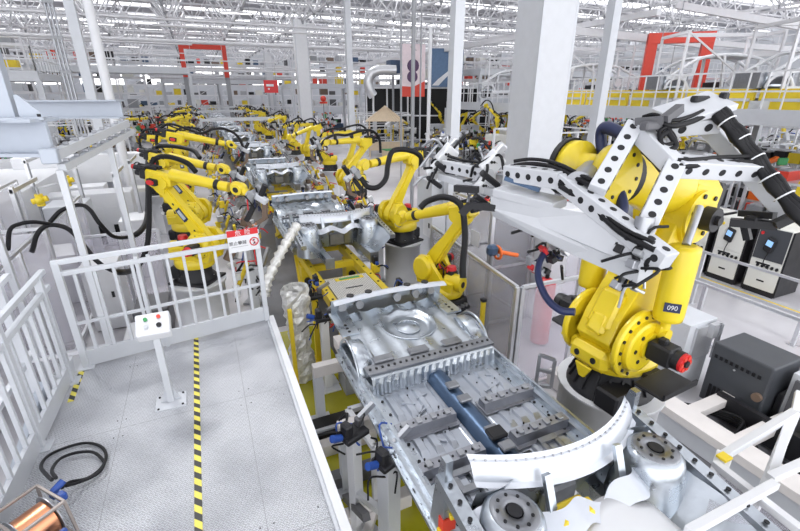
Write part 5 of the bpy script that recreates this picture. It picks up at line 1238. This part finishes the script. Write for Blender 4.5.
# ---------------------------------------------------------------- car bodies overhead
def bodyside():
    # outline of a white car body: roof arc, pillars, sills with open windows
    P=[]
    roof=[(-1.9,.62),(-1.5,.92),(-.95,1.25),(-.3,1.38),(.5,1.38),(1.2,1.25),(1.75,.95),(2.1,.8)]
    for s in (-1,1):
        b=MB(); y=s*.72
        b.tube(smooth_path([(x,y*(.86 if z>1 else 1),z) for x,z in roof],4),.055,'white',8)
        for (xa,za,xb,zb) in ((-1.05,.75,-.95,1.25),(.05,.3,-.05,1.38),(1.1,.45,1.2,1.25),(-1.1,.25,-1.5,.92)): b.beam((xa,y,za),(xb,y*.86,zb),.10,.08,'white')
        b.beam((-1.35,y,.22),(1.35,y,.22),.09,.16,'white'); b.beam((-1.95,y,.62),(-1.1,y,.75),.08,.10,'white'); b.beam((1.3,y,.70),(2.1,y,.78),.08,.12,'white')
        b.torus((-1.55,y,.25),.38,.05,(0,1,0),'white',14,0,PI); b.torus((1.6,y,.25),.38,.06,(0,1,0),'white',14,0,PI)
        b.beam((1.9,y,.3),(2.15,y,.8),.08,.16,'white'); b.beam((1.1,y,.45),(1.3,y,.72),.08,.25,'white'); P.append(('body_side',b))
    b=MB()
    b.grid(lambda u,v: Vector((-.98+2.2*u,(-.60+1.2*v),1.27+.12*math.sin(u*PI)+.02*math.sin(v*PI))),10,4,'white'); P.append(('roof_panel',b))
    b=MB(); b.b2(-1.2,1.4,-.68,.68,.16,.20,'galv'); b.b2(-1.95,-1.15,-.66,.66,.3,.36,'galv'); b.b2(-1.95,-1.9,-.66,.66,.3,.7,'galv'); b.b2(-1.2,-1.15,-.66,.66,.2,.8,'galv2'); b.b2(1.4,2.1,-.6,.6,.35,.40,'galv'); b.b2(.1,.2,-.6,.6,.2,.5,'dark'); P.append(('floor',b))
    b=MB(); b.b2(-2.1,-1.95,-.6,.6,.25,.75,'galv2'); P.append(('front_panel',b))
    return P
BS=[(n,b.mesh(n)) for n,b in bodyside()]
def body(label,x,y,z,rz=90,cat='car body',nm='car_body_shell',group=None):
    r=empty(nm,label,cat,(x,y,z),R(rz),group)
    for n_,me in BS: o=bpy.data.objects.new(n_,me); COL.objects.link(o); o.parent=r
    return r
def hangerframe(x,y,z):
    b=MB()
    for dy in (-1.6,1.6):
        for dx in (-.95,.95): b.beam((dx,dy,0),(dx,dy,2.2),.08,.08,'trans')
        b.beam((-.95,dy,2.2),(.95,dy,2.2),.1,.1,'trans'); b.beam((-.95,dy,0),(.95,dy,0),.1,.1,'trans')
    b.beam((-.95,-1.6,0),(-.95,1.6,0),.08,.08,'trans'); b.beam((.95,-1.6,0),(.95,1.6,0),.08,.08,'trans'); b.beam((0,-1.6,2.2),(0,1.6,2.2),.12,.12,'trans'); b.beam((-.95,-1.6,0),(-.95,1.6,2.2),.05,.05,'trans')
    return b
for k,(x,y) in enumerate(((18.,11.5),(18.2,8.3),(18.,17.5),(18.,23.4))):
    lab=['white car body shell on the right mezzanine, directly above the gripper','car body shell on the right mezzanine at the right edge of the view','car body shell on the right mezzanine behind the red portal','car body shell on the right mezzanine, furthest back'][k]
    body(lab,x,y,3.55,-28); b=hangerframe(0,0,0)
    tag(b.build('body_carrier',loc=(x,y,3.45),rot=(0,0,R(62))),'white hanger frame around the '+['body shell directly above the gripper','body shell at the right edge','body shell behind the red portal','body shell furthest back'][k],'hanger frame')
    b=MB(); b.b2(-.8,.8,-2,2,0,.28,'lgrey'); tag(b.build('conveyor_table',loc=(x,y,3.152),rot=(0,0,R(62))),'grey conveyor table under the '+['body shell directly above the gripper','body shell at the right edge','body shell behind the red portal','body shell furthest back'][k],'conveyor')
body('white car body shell hanging at the upper right corner',18.6,8.2,6.5,-28)
# red portal
def portal(label,x,y,z,w,h,t,rz=0,d=.35):
    r=empty('red_portal',label,'portal',(x,y,z),R(rz)); b=MB(); b.b2(-w/2,-w/2+t,-d/2,d/2,0,h,'redpaint'); b.build('upright',r); b=MB(); b.b2(w/2-t,w/2,-d/2,d/2,0,h,'redpaint'); b.build('upright',r); b=MB(); b.b2(-w/2,w/2,-d/2-.02,d/2+.02,h-t,h,'redpaint')
    b.build('lintel',r); b=MB(); b.b2(-w/2+.2,w/2-.2,-d/2-.04,-d/2-.021,h-t*.7,h-t*.3,'lamp' if 0 else 'white'); 
    return r
portal('large red portal frame standing on the right mezzanine left of the white body shell',19.3,14.0,3.16,2.5,2.9,.40,-42)
portal('red portal frame over the far end of the left robots',1.5,50,5.2,4.2,2.9,.42)
for x in (-3.6,1.2): pass
b=MB(); b.b2(-.6,-.22,49.8,50.2,0,5.2,'mgrey'); tag(b.build('portal_leg'),'grey leg beneath the left upright of the far red portal','post'); b=MB(); b.b2(3.2,3.6,49.8,50.2,0,5.2,'mgrey'); tag(b.build('portal_leg'),'grey leg beneath the right upright of the far red portal','post')
# signs and posters
sg2=MB(); sg2.b2(-.75,.75,-.04,.04,-.6,.6,'red'); sg2.b2(-.5,.3,-.045,-.04,.0,.22,'white'); sg2.b2(-.35,-.15,-.045,-.04,-.3,-.15,'white'); sg2.b2(-.6,-.58,-.01,.01,.6,2.5,'mgrey'); sg2.b2(.58,.6,-.01,.01,.6,2.5,'mgrey')
q=Vector((5.036,33.303,4.149)); tag(sg2.build('hanging_sign',loc=tuple(q),rot=(0,0,R(-15))),'red hanging sign with white marks left of the far white column','sign').scale=(.62,1,.68)
q=Vector((14.235,29.720,5.344)); w_=1.7
b=MB(); b.b2(-w_/2,w_/2,-.05,.05,-2.0,1.6,'pinkw'); b.prism([(-w_/2,-2.0),(w_/2,-2.0),(w_/2,-.9),(0,-1.3),(-w_/2,-1.25)],(0,-.055,0),(1,0,0),(0,0,1),(0,1,0),.01,'redpaint')
b.ball((0,-.06,.15),.42,'plum',16,(1,.1,1.1)); b.ball((-.05,-.06,-.6),.38,'plum',16,(1,.1,1.1)); b.box((.0,-.06,1.3),(.5,.01,.05),'mgrey',Matrix.Rotation(.5,3,'Y'))
po=tag(b.build('wall_poster',loc=tuple(q),rot=(0,0,R(-20))),'tall white and pink poster with a dark figure and red foot','poster')
po.rotation_euler=(0,0,-R(15)); po.scale=(1,1,.93)
q=Vector((17.484,30.676,5.460)); b=MB(); b.b2(-1.2,1.2,-.05,.05,-1.3,1.3,'galvblue'); b.prism([(-1.1,-1.2),(-.6,-1.2),(.2,-.4),(.1,-.2),(-.7,-.8)],(0,-.06,0),(1,0,0),(0,0,1),(0,1,0),.01,'white')
tag(b.build('wall_poster',loc=tuple(q),rot=(0,0,-R(20))),'large dark blue poster behind the grey square post','poster')
q=Vector((15.207,32.766,2.502)); b=MB(); b.b2(-.1,9.6,-.1,.1,0,4.1,'black')
for k in range(7): b.b2(k*1.6-.06,k*1.6+.06,-.16,-.1,0,4.2,'white')
for z in (0.3,2.1,4.1): b.b2(-.1,9.6,-.16,-.1,z-.05,z+.05,'white')
tag(b.build('black_partition',loc=(q.x-3,q.y+1,0),rot=(0,0,-R(24))),'long black partition with white frame lines below the posters','partition')
# silver bent duct
b=MB(); q=Vector((11.489,30.553,4.440)); b.tube(smooth_path([q+Vector(v) for v in ((1.6,-.5,.75),(.6,-.2,.75),(0,0,.55),(-.25,.1,0),(-.1,.1,-.6),(.1,.1,-.9))],6),.33,'alu',16); b.cyl(q+Vector((.1,.1,-.9)),q+Vector((.1,.1,-4.6)),.08,'alu',10); tag(b.build('exhaust_duct'),'thick silver bent duct left of the pink poster','duct')
b=MB(); b.b2(-.35,.5,-.4,.4,-.1,.75,'galvblue'); q=Vector((13.355,31.198,5.135)); b.b2(-.06,.06,-.06,.06,-q.z,-.1,'mgrey'); tag(b.build('blue_unit',loc=tuple(q)),'blue box unit at the end of the silver bent duct','machine')
# timber pavilion
tp=empty('timber_pavilion','small pavilion with a pale pyramid roof right of the far columns','pavilion',(10.7,26.3,0),R(-20)); tp.scale=(.82,.82,.85)
b=MB(); b.add([(-1.45,-1.45,2.5),(1.45,-1.45,2.5),(1.45,1.45,2.5),(-1.45,1.45,2.5),(0,0,3.5)],[(0,1,4),(1,2,4),(2,3,4),(3,0,4),(3,2,1,0)],'tan')
for k in range(12): b.beam((-1.45+k*.264,-1.46,2.49),(0,-.02,3.52),.03,.03,'tan')
b.build('roof',tp)
for x in (-1.2,1.2):
    for y in (-1.2,1.2): b=MB(); b.b2(x-.06,x+.06,y-.06,y+.06,0,2.5,'tan'); b.build('post',tp)
b=MB(); b.b2(-1.2,1.2,-1.25,-1.18,.5,1.1,'tan'); b.build('counter',tp)
for k in range(4):
    b=MB(); b.b2(-.35,.35,-.35,.35,0,.55,'tan'); b.b2(-.36,.36,-.36,.36,.55,.6,'green'); tag(b.build('planter',loc=(10.2+k*1.05,24.4-k*.4,0)),'low timber planter in front of the pavilion, '+ORD[k]+' from the left','planter','planters before the pavilion')
# ---------------------------------------------------------------- far machinery: robots, cabinets and frames
rnd=random.Random(77)
OCC=[]
FP=None
def farrobot(label,x,y,group,ped=.5,z=0):
    global FP
    lb='short grey pedestal of a '+label.replace('distant yellow robot','distant robot')
    ped=.5
    if FP is None: FP=pedestal(lb,x,y,.5,.3); FP['group']='pedestals, '+group
    else: c=pedcopy(FP,x,y,lb); c['group']='pedestals, '+group
    OCC.append((x,y,.9))
    return robot(label,x,y,ped+z,rnd.uniform(0,360),rnd.uniform(-50,40),rnd.uniform(-35,35),rnd.uniform(-20,70),s=1.,hose=rnd.choice(['hose','hose2']),group=group,plate=False,detail=False)
def cellframe_mb(w,d,h,sd):
    r_=random.Random(sd); b=MB()
    for x in (-w/2,0,w/2):
        for y in (-d/2,d/2): b.beam((x,y,0),(x,y,h),.07,.07,'white')
    for z in (h*.33,h*.66,h):
        for y in (-d/2,d/2): b.beam((-w/2,y,z),(w/2,y,z),.05,.05,'white')
        for x in (-w/2,w/2): b.beam((x,-d/2,z),(x,d/2,z),.05,.05,'white')
    return b
def clutter_mb(w,d,h,n,sd,mats):
    r_=random.Random(sd); b=MB()
    for k in range(n):
        x=r_.uniform(-w/2,w/2);y=r_.uniform(-d/2,d/2);z=r_.uniform(.1,h); s_=[r_.uniform(.06,.4) for _ in range(3)]
        b.cbox((x,y,z),s_,r_.choice(mats),.02,Matrix.Rotation(r_.choice([0,0,.5,1.]),3,r_.choice('XYZ')))
    cable_bits(b,(0,0,h*.6),int(n/3),.45,.028,('cable','black','lgrey','blue'),sd,w/3)
    for k in range(int(n/4)): x=r_.uniform(-w/2,w/2);y=r_.uniform(-d/2,d/2); b.beam((x,y,0),(x+r_.uniform(-.4,.4),y,r_.uniform(.5,h)),.06,.06,r_.choice(mats))
    b.b2(-w/2,w/2,-d/2,d/2,0,.12,'mgrey')
    return b
MS=[['alu','steel','mgrey','dark','white','lgrey','yellow2'],['white','lgrey','dark','alu','brown','steel'],['white','yellow2','dark','steel','black','yellow'],['orange','dark','alu','steel','green','mgrey','lgrey','redpaint']]
CM=[clutter_mb(2.2,1.8,2.0,46,k,MS[k%4]).mesh('fixture_%d'%k) for k in range(8)]
FM=[cellframe_mb(3.2,2.6,2.4,k).mesh('frame_%d'%k) for k in range(2)]
CB=[]
for k,m_ in enumerate(('white','cream','lgrey','mgrey')):
    b=MB(); b.b2(-.5,.5,-.35,.35,0,1.7,m_); b.b2(-.45,.45,-.37,-.35,.1,1.6,m_); b.b2(-.3,.1,-.38,-.37,1.1,1.4,'dark'); b.b2(-.5,.5,-.35,.35,0,.08,'dark'); CB.append(b.mesh('cab_%d'%k))
def put(nm,me,x,y,rz,lab,cat,grp,z=0,s=1.):
    OCC.append((x,y,1.3 if 'fixture' in nm else 1.0))
    o=bpy.data.objects.new(nm,me); COL.objects.link(o); o.location=(x,y,z); o.rotation_euler=(0,0,rz); o.scale=(s,s,s); return tag(o,lab,cat,grp)
for k,(x,y) in enumerate(((17.185,32.173),(17.190,29.589),(18.484,27.464),(22.669,31.650),(19.107,25.082),(34.101,24.633),(29.623,19.120),(24.262,16.310),(15.222,20.340))):
    farrobot('distant yellow robot seen between the pavilion and the broad white column' if k not in (5,6,7) else 'distant yellow robot seen over the gripper right of the white column',x,y,'robots beside the broad white column' if k not in (5,6,7) else 'robots right of the broad white column',.35)
for k,(x,y) in enumerate(((14.447,25.884),(15.093,24.411),(15.090,22.782),(16.733,23.680),(21.261,28.599),(18.314,22.975),(11.784,18.060),(11.848,16.482),(18.892,31.412),(22.268,32.858))):
    put('welding_fixture',CM[(k*5)%8],x,y,k,'cluttered metal fixture between the pavilion and the broad white column','fixture','fixtures beside the broad white column',0,.8)
for x,y in ((12.2,9.9),(13.,12.4),(15.4,8.2),(16.6,5.2),(18.6,10.6),(20.6,7.4),(19.2,3.6),(22.4,10.2),(15.6,13.6),(18.2,13.8),(24.4,6.),(21.4,14.),(10.2,8.6),(12.8,1.8),(11.9,4.6),(11.9,7.8),(13.8,6.),(14.6,3.4),(17.6,7.)): OCC.append((x,y,1.5))
for x in (-6,0,6,15.5,20.5):
    for y in (27,32): OCC.append((x,y,.6))
OCC+= [(-5.3,12.5,3.4),(-3.3,18,2.5),(-7.5,18.5,2.5)]
zones=[('right of the line behind the white column',10.5,30,10,44,26,15,12,16,0,3),('left of the line beyond the fences',-16,-3.6,14,48,20,9,16,14,1,1),('at the far end of the hall',-12,12,50,76,14,12,10,10,0,1)]
for (w_,x0,x1,y0,y1,nf,nr,nfr,nc,ka,kb) in zones:
    pts=[]
    def spot(rr):
        for _ in range(200):
            x=rnd.uniform(x0,x1);y=y0+(y1-y0)*rnd.random()**1.3
            if x0<0 and x1>0 and abs(x-1.7)<3.8 and y<60: continue
            if 8.5<x<14 and 22<y<28: continue
            if math.hypot(x-9.4,y-36.5)<1.5: continue
            if 9<x<18 and abs(y-31)<2.5: continue
            if any(abs(y-yy)<2.4 for yy in (36,50,60,72,40)): continue
            if all(math.hypot(x-a,y-b_)>rr+.5 for a,b_ in pts) and all(math.hypot(x-a,y-b_)>rr*.6+r_ for a,b_,r_ in OCC): pts.append((x,y)); return x,y
        pts.append((x,y)); return x,y
    for i in range(nf): x,y=spot(1.9); put('welding_fixture',rnd.choice(CM),x,y,rnd.uniform(0,6),'cluttered metal welding fixture '+w_,'fixture','welding fixtures '+w_)
    for i in range(nr): x,y=spot(1.7); farrobot('distant yellow robot '+w_,x,y,'distant robots '+w_)
    for i in range(nfr): x,y=spot(1.9); put('safety_frame',rnd.choice(FM),x,y,0,'white open safety frame '+w_,'frame','safety frames '+w_)
    for i in range(nc): x,y=spot(1.0); put('control_cabinet',rnd.choice(CB[:3]),x,y,rnd.choice([0,PI/2]),'plain upright control cabinet '+w_,'cabinet','control cabinets '+w_)
# racks of parts beyond the controllers on the right
def rack(label,x,y,rz,sd,L=2.6):
    r_=random.Random(sd); r=empty('parts_rack',label,'rack',(x,y,0),rz)
    b=MB()
    for a in (-L/2,L/2):
        for c_ in (-.4,.4): b.beam((a,c_,0),(a,c_,1.7),.06,.06,'alu')
    for z in (.35,.95,1.55): b.b2(-L/2,L/2,-.4,.4,z-.03,z,'alu')
    b.build('frame',r); n=0
    for z in (.35,.95,1.55):
        for k in range(int(L/.42)):
            if r_.random()<.8:
                b=MB(); x_=-L/2+.25+k*.42; h=r_.uniform(.2,.4); mm=r_.choice(['orange','dark','yellow2','lgrey','white','redpaint','mgrey','steel','green','blue','dark']); b.b2(x_-.17,x_+.17,-.33,.33,z,z+h,mm); b.b2(x_-.13,x_+.13,-.29,.29,z+h,z+h+.03,r_.choice(['dark','alu','steel'])); put_=b.build('parts_bin',None); tag(put_,'parts bin on the '+label,'bin','bins on the '+label); put_.location=(x,y,0); put_.rotation_euler=(0,0,rz)
rack('aluminium parts rack just beyond the controllers',11.9,4.6,PI/2,1); rack('aluminium parts rack second beyond the controllers',11.9,7.8,PI/2,2); rack('aluminium parts rack behind the orange machines',13.8,6.0,PI/2,3,3.4); rack('aluminium parts rack at the right edge under the mezzanine',14.6,3.4,PI/2,4,3.); rack('aluminium parts rack deep under the mezzanine',17.6,7.,PI/2,5,4.)
for k,(x,y,s_) in enumerate(((12.2,9.9,.8),(13.,12.4,.8),(15.4,8.2,.9),(16.6,5.2,.9),(18.6,10.6,.9),(20.6,7.4,.9),(19.2,3.6,.9),(22.4,10.2,.9),(15.6,13.6,.8),(18.2,13.8,.8),(24.4,6,.9),(21.4,14.,.9),(10.2,8.6,.7),(12.8,1.8,.7),(10.7,6.6,.4))):
    put('assembly_fixture',CM[(k*3+3)%8 if k%2 else 3+4*(k%4==0)],x,y,k*1.3,'cluttered assembly fixture beyond the yellow floor line on the right, '+ORD[k]+' from the controllers','fixture','assembly fixtures on the right',0,s_)
tk=MB(); tk.cyl((-.8,0,.75),(.8,0,.75),.38,'dgreen' if 0 else 'mgrey',20); tk.ball((-.8,0,.75),.38,'mgrey',16,(.5,1,1)); tk.ball((.8,0,.75),.38,'mgrey',16,(.5,1,1)); tk.b2(-.6,-.5,-.3,.3,0,.5,'dark'); tk.b2(.5,.6,-.3,.3,0,.5,'dark')
tag(tk.build('grey_tank',loc=(9.9,7.4,0),rot=(0,0,R(70))),'horizontal olive-grey tank beyond the gripper beam with holes','tank')
for k,(x,y,z) in enumerate(((11.2,7.6,0),(12.9,4.4,0),(15.6,9.4,0))):
    b=MB(); b.b2(-.18,.18,-.15,.15,0,.9,'orange'); b.cyl((0,0,.9),(.0,0,1.15),.12,'dark',12); b.b2(-.25,.25,-.2,.2,0,.1,'dark'); tag(b.build('orange_machine',loc=(x,y,z),rot=(0,0,.4*k)),'small orange machine beyond the yellow line, '+ORD[k]+' from the controllers','machine')

# ---------------------------------------------------------------- pipe racks and galleries filling the far hall
def piperack(label,x0,x1,y,z0,z1,sd):
    r_=random.Random(sd); b=MB(); n=int((x1-x0)/2.2)
    for k in range(n+1): x=x0+(x1-x0)*k/n; b.beam((x,0,0),(x,0,z1),.12,.12,'trans'); b.beam((x,1.4,0),(x,1.4,z1),.1,.1,'trans')
    z=z0
    while z<=z1:
        for yy in (0,1.4): b.beam((x0,yy,z),(x1,yy,z),.10,.14,'trans')
        for k in range(int((x1-x0)/1.1)):
            if r_.random()<.85: xx=x0+.6+k*1.1; s_=r_.uniform(.3,.9); b.box((xx,.6,z+s_/2),(r_.uniform(.4,1.0),.7,s_),r_.choice(['lgrey','white','mgrey','charcoal','cream','steel','yellow2','galvblue','white','dark','brown','redpaint','charcoal']))
        for k in range(n): 
            if r_.random()<.5: x=x0+(x1-x0)*k/n; b.beam((x,0,z),(x+(x1-x0)/n,0,min(z+1.3,z1)),.06,.06,'trans')
        z+=1.35
    return tag(b.build('pipe_rack',loc=(0,y,0)),label,'rack')
piperack('white multi-level rack with boxes across the hall at the far left',-38,-9,36,2.4,6.9,1)
piperack('white multi-level rack with boxes behind the left gallery',-40,-4,50,2.4,7.6,2)
piperack('white multi-level rack closing the far end of the line',-8,14,72,2.2,7.6,3)
piperack('white multi-level rack behind the far gallery on the right',12,56,60,2.2,7.8,4)
piperack('white multi-level rack at the far right beneath the roof',24,58,40,2.2,7.0,5)
piperack('white multi-level rack between the white column and the blue poster',17,27,34,4.8,6.6,6)


q=Vector((12.530,44.573,0))
b=MB(); b.cbox((0,0,.7),(1.9,1.0,.5),'galvblue',.08); b.cbox((.1,0,1.15),(1.1,.9,.5),'white',.08); b.b2(-.4,.6,-.5,-.46,1.0,1.35,'dark')
for x in (-.6,.6):
    for y in (-.5,.5): b.cyl((x,y-.06,.3),(x,y+.06,.3),.3,'dark',14)
tag(b.build('blue_vehicle',loc=tuple(q),rot=(0,0,.4)),'small blue and white vehicle parked right of the far white column','vehicle')
q=Vector((10.369,39.791,0)); b=MB(); b.cyl((0,0,0),(0,0,3.0),.05,'mgrey',8); b.ball((0,0,3.3),.26,'redpaint',14); b.cyl((0,0,2.9),(0,0,3.05),.34,'redpaint',14)
tag(b.build('red_lantern',loc=tuple(q),rot=(0,0,0)),'round red lantern-like beacon on a pole right of the far white column','beacon')
WS=2.65; SUN=2.7; EXPO=0.14
# ---------------------------------------------------------------- camera and light
cam=bpy.data.cameras.new('camera'); co=bpy.data.objects.new('camera',cam); COL.objects.link(co)
cam.sensor_width=36; cam.lens=36*432/800; cam.clip_end=300
P_=math.atan(170.5/432); Yw=math.atan2(207,math.hypot(432,170.5))
co.location=(0,0,3.6); co.rotation_euler=(PI/2-P_,0,-Yw); SC.camera=co
w=bpy.data.worlds.new('world'); SC.world=w; w.use_nodes=True
bg=w.node_tree.nodes['Background']; bg.inputs[0].default_value=(.97,.98,1,1); bg.inputs[1].default_value=WS
def area(loc,sx,sy,e,rot=(0,0,0)):
    l=bpy.data.lights.new('daylight_panel','AREA'); l.shape='RECTANGLE'; l.size=sx; l.size_y=sy; l.energy=e
    o=bpy.data.objects.new('daylight_panel',l); COL.objects.link(o); o.location=loc; o.rotation_euler=rot; return o
sn=bpy.data.lights.new('sun','SUN'); so=bpy.data.objects.new('sun',sn); COL.objects.link(so); sn.energy=SUN; sn.angle=R(14); so.rotation_euler=(R(-30),R(-14),0)
SC.view_settings.view_transform='Standard'; SC.view_settings.look='None'; SC.view_settings.gamma=1; SC.view_settings.exposure=EXPO
SC.cycles.max_bounces=6; SC.cycles.diffuse_bounces=3; SC.cycles.glossy_bounces=3; SC.cycles.transparent_max_bounces=16; SC.cycles.transmission_bounces=4
SC.cycles.caustics_reflective=False; SC.cycles.caustics_refractive=False; SC.cycles.use_denoising=True; SC.cycles.sample_clamp_indirect=6
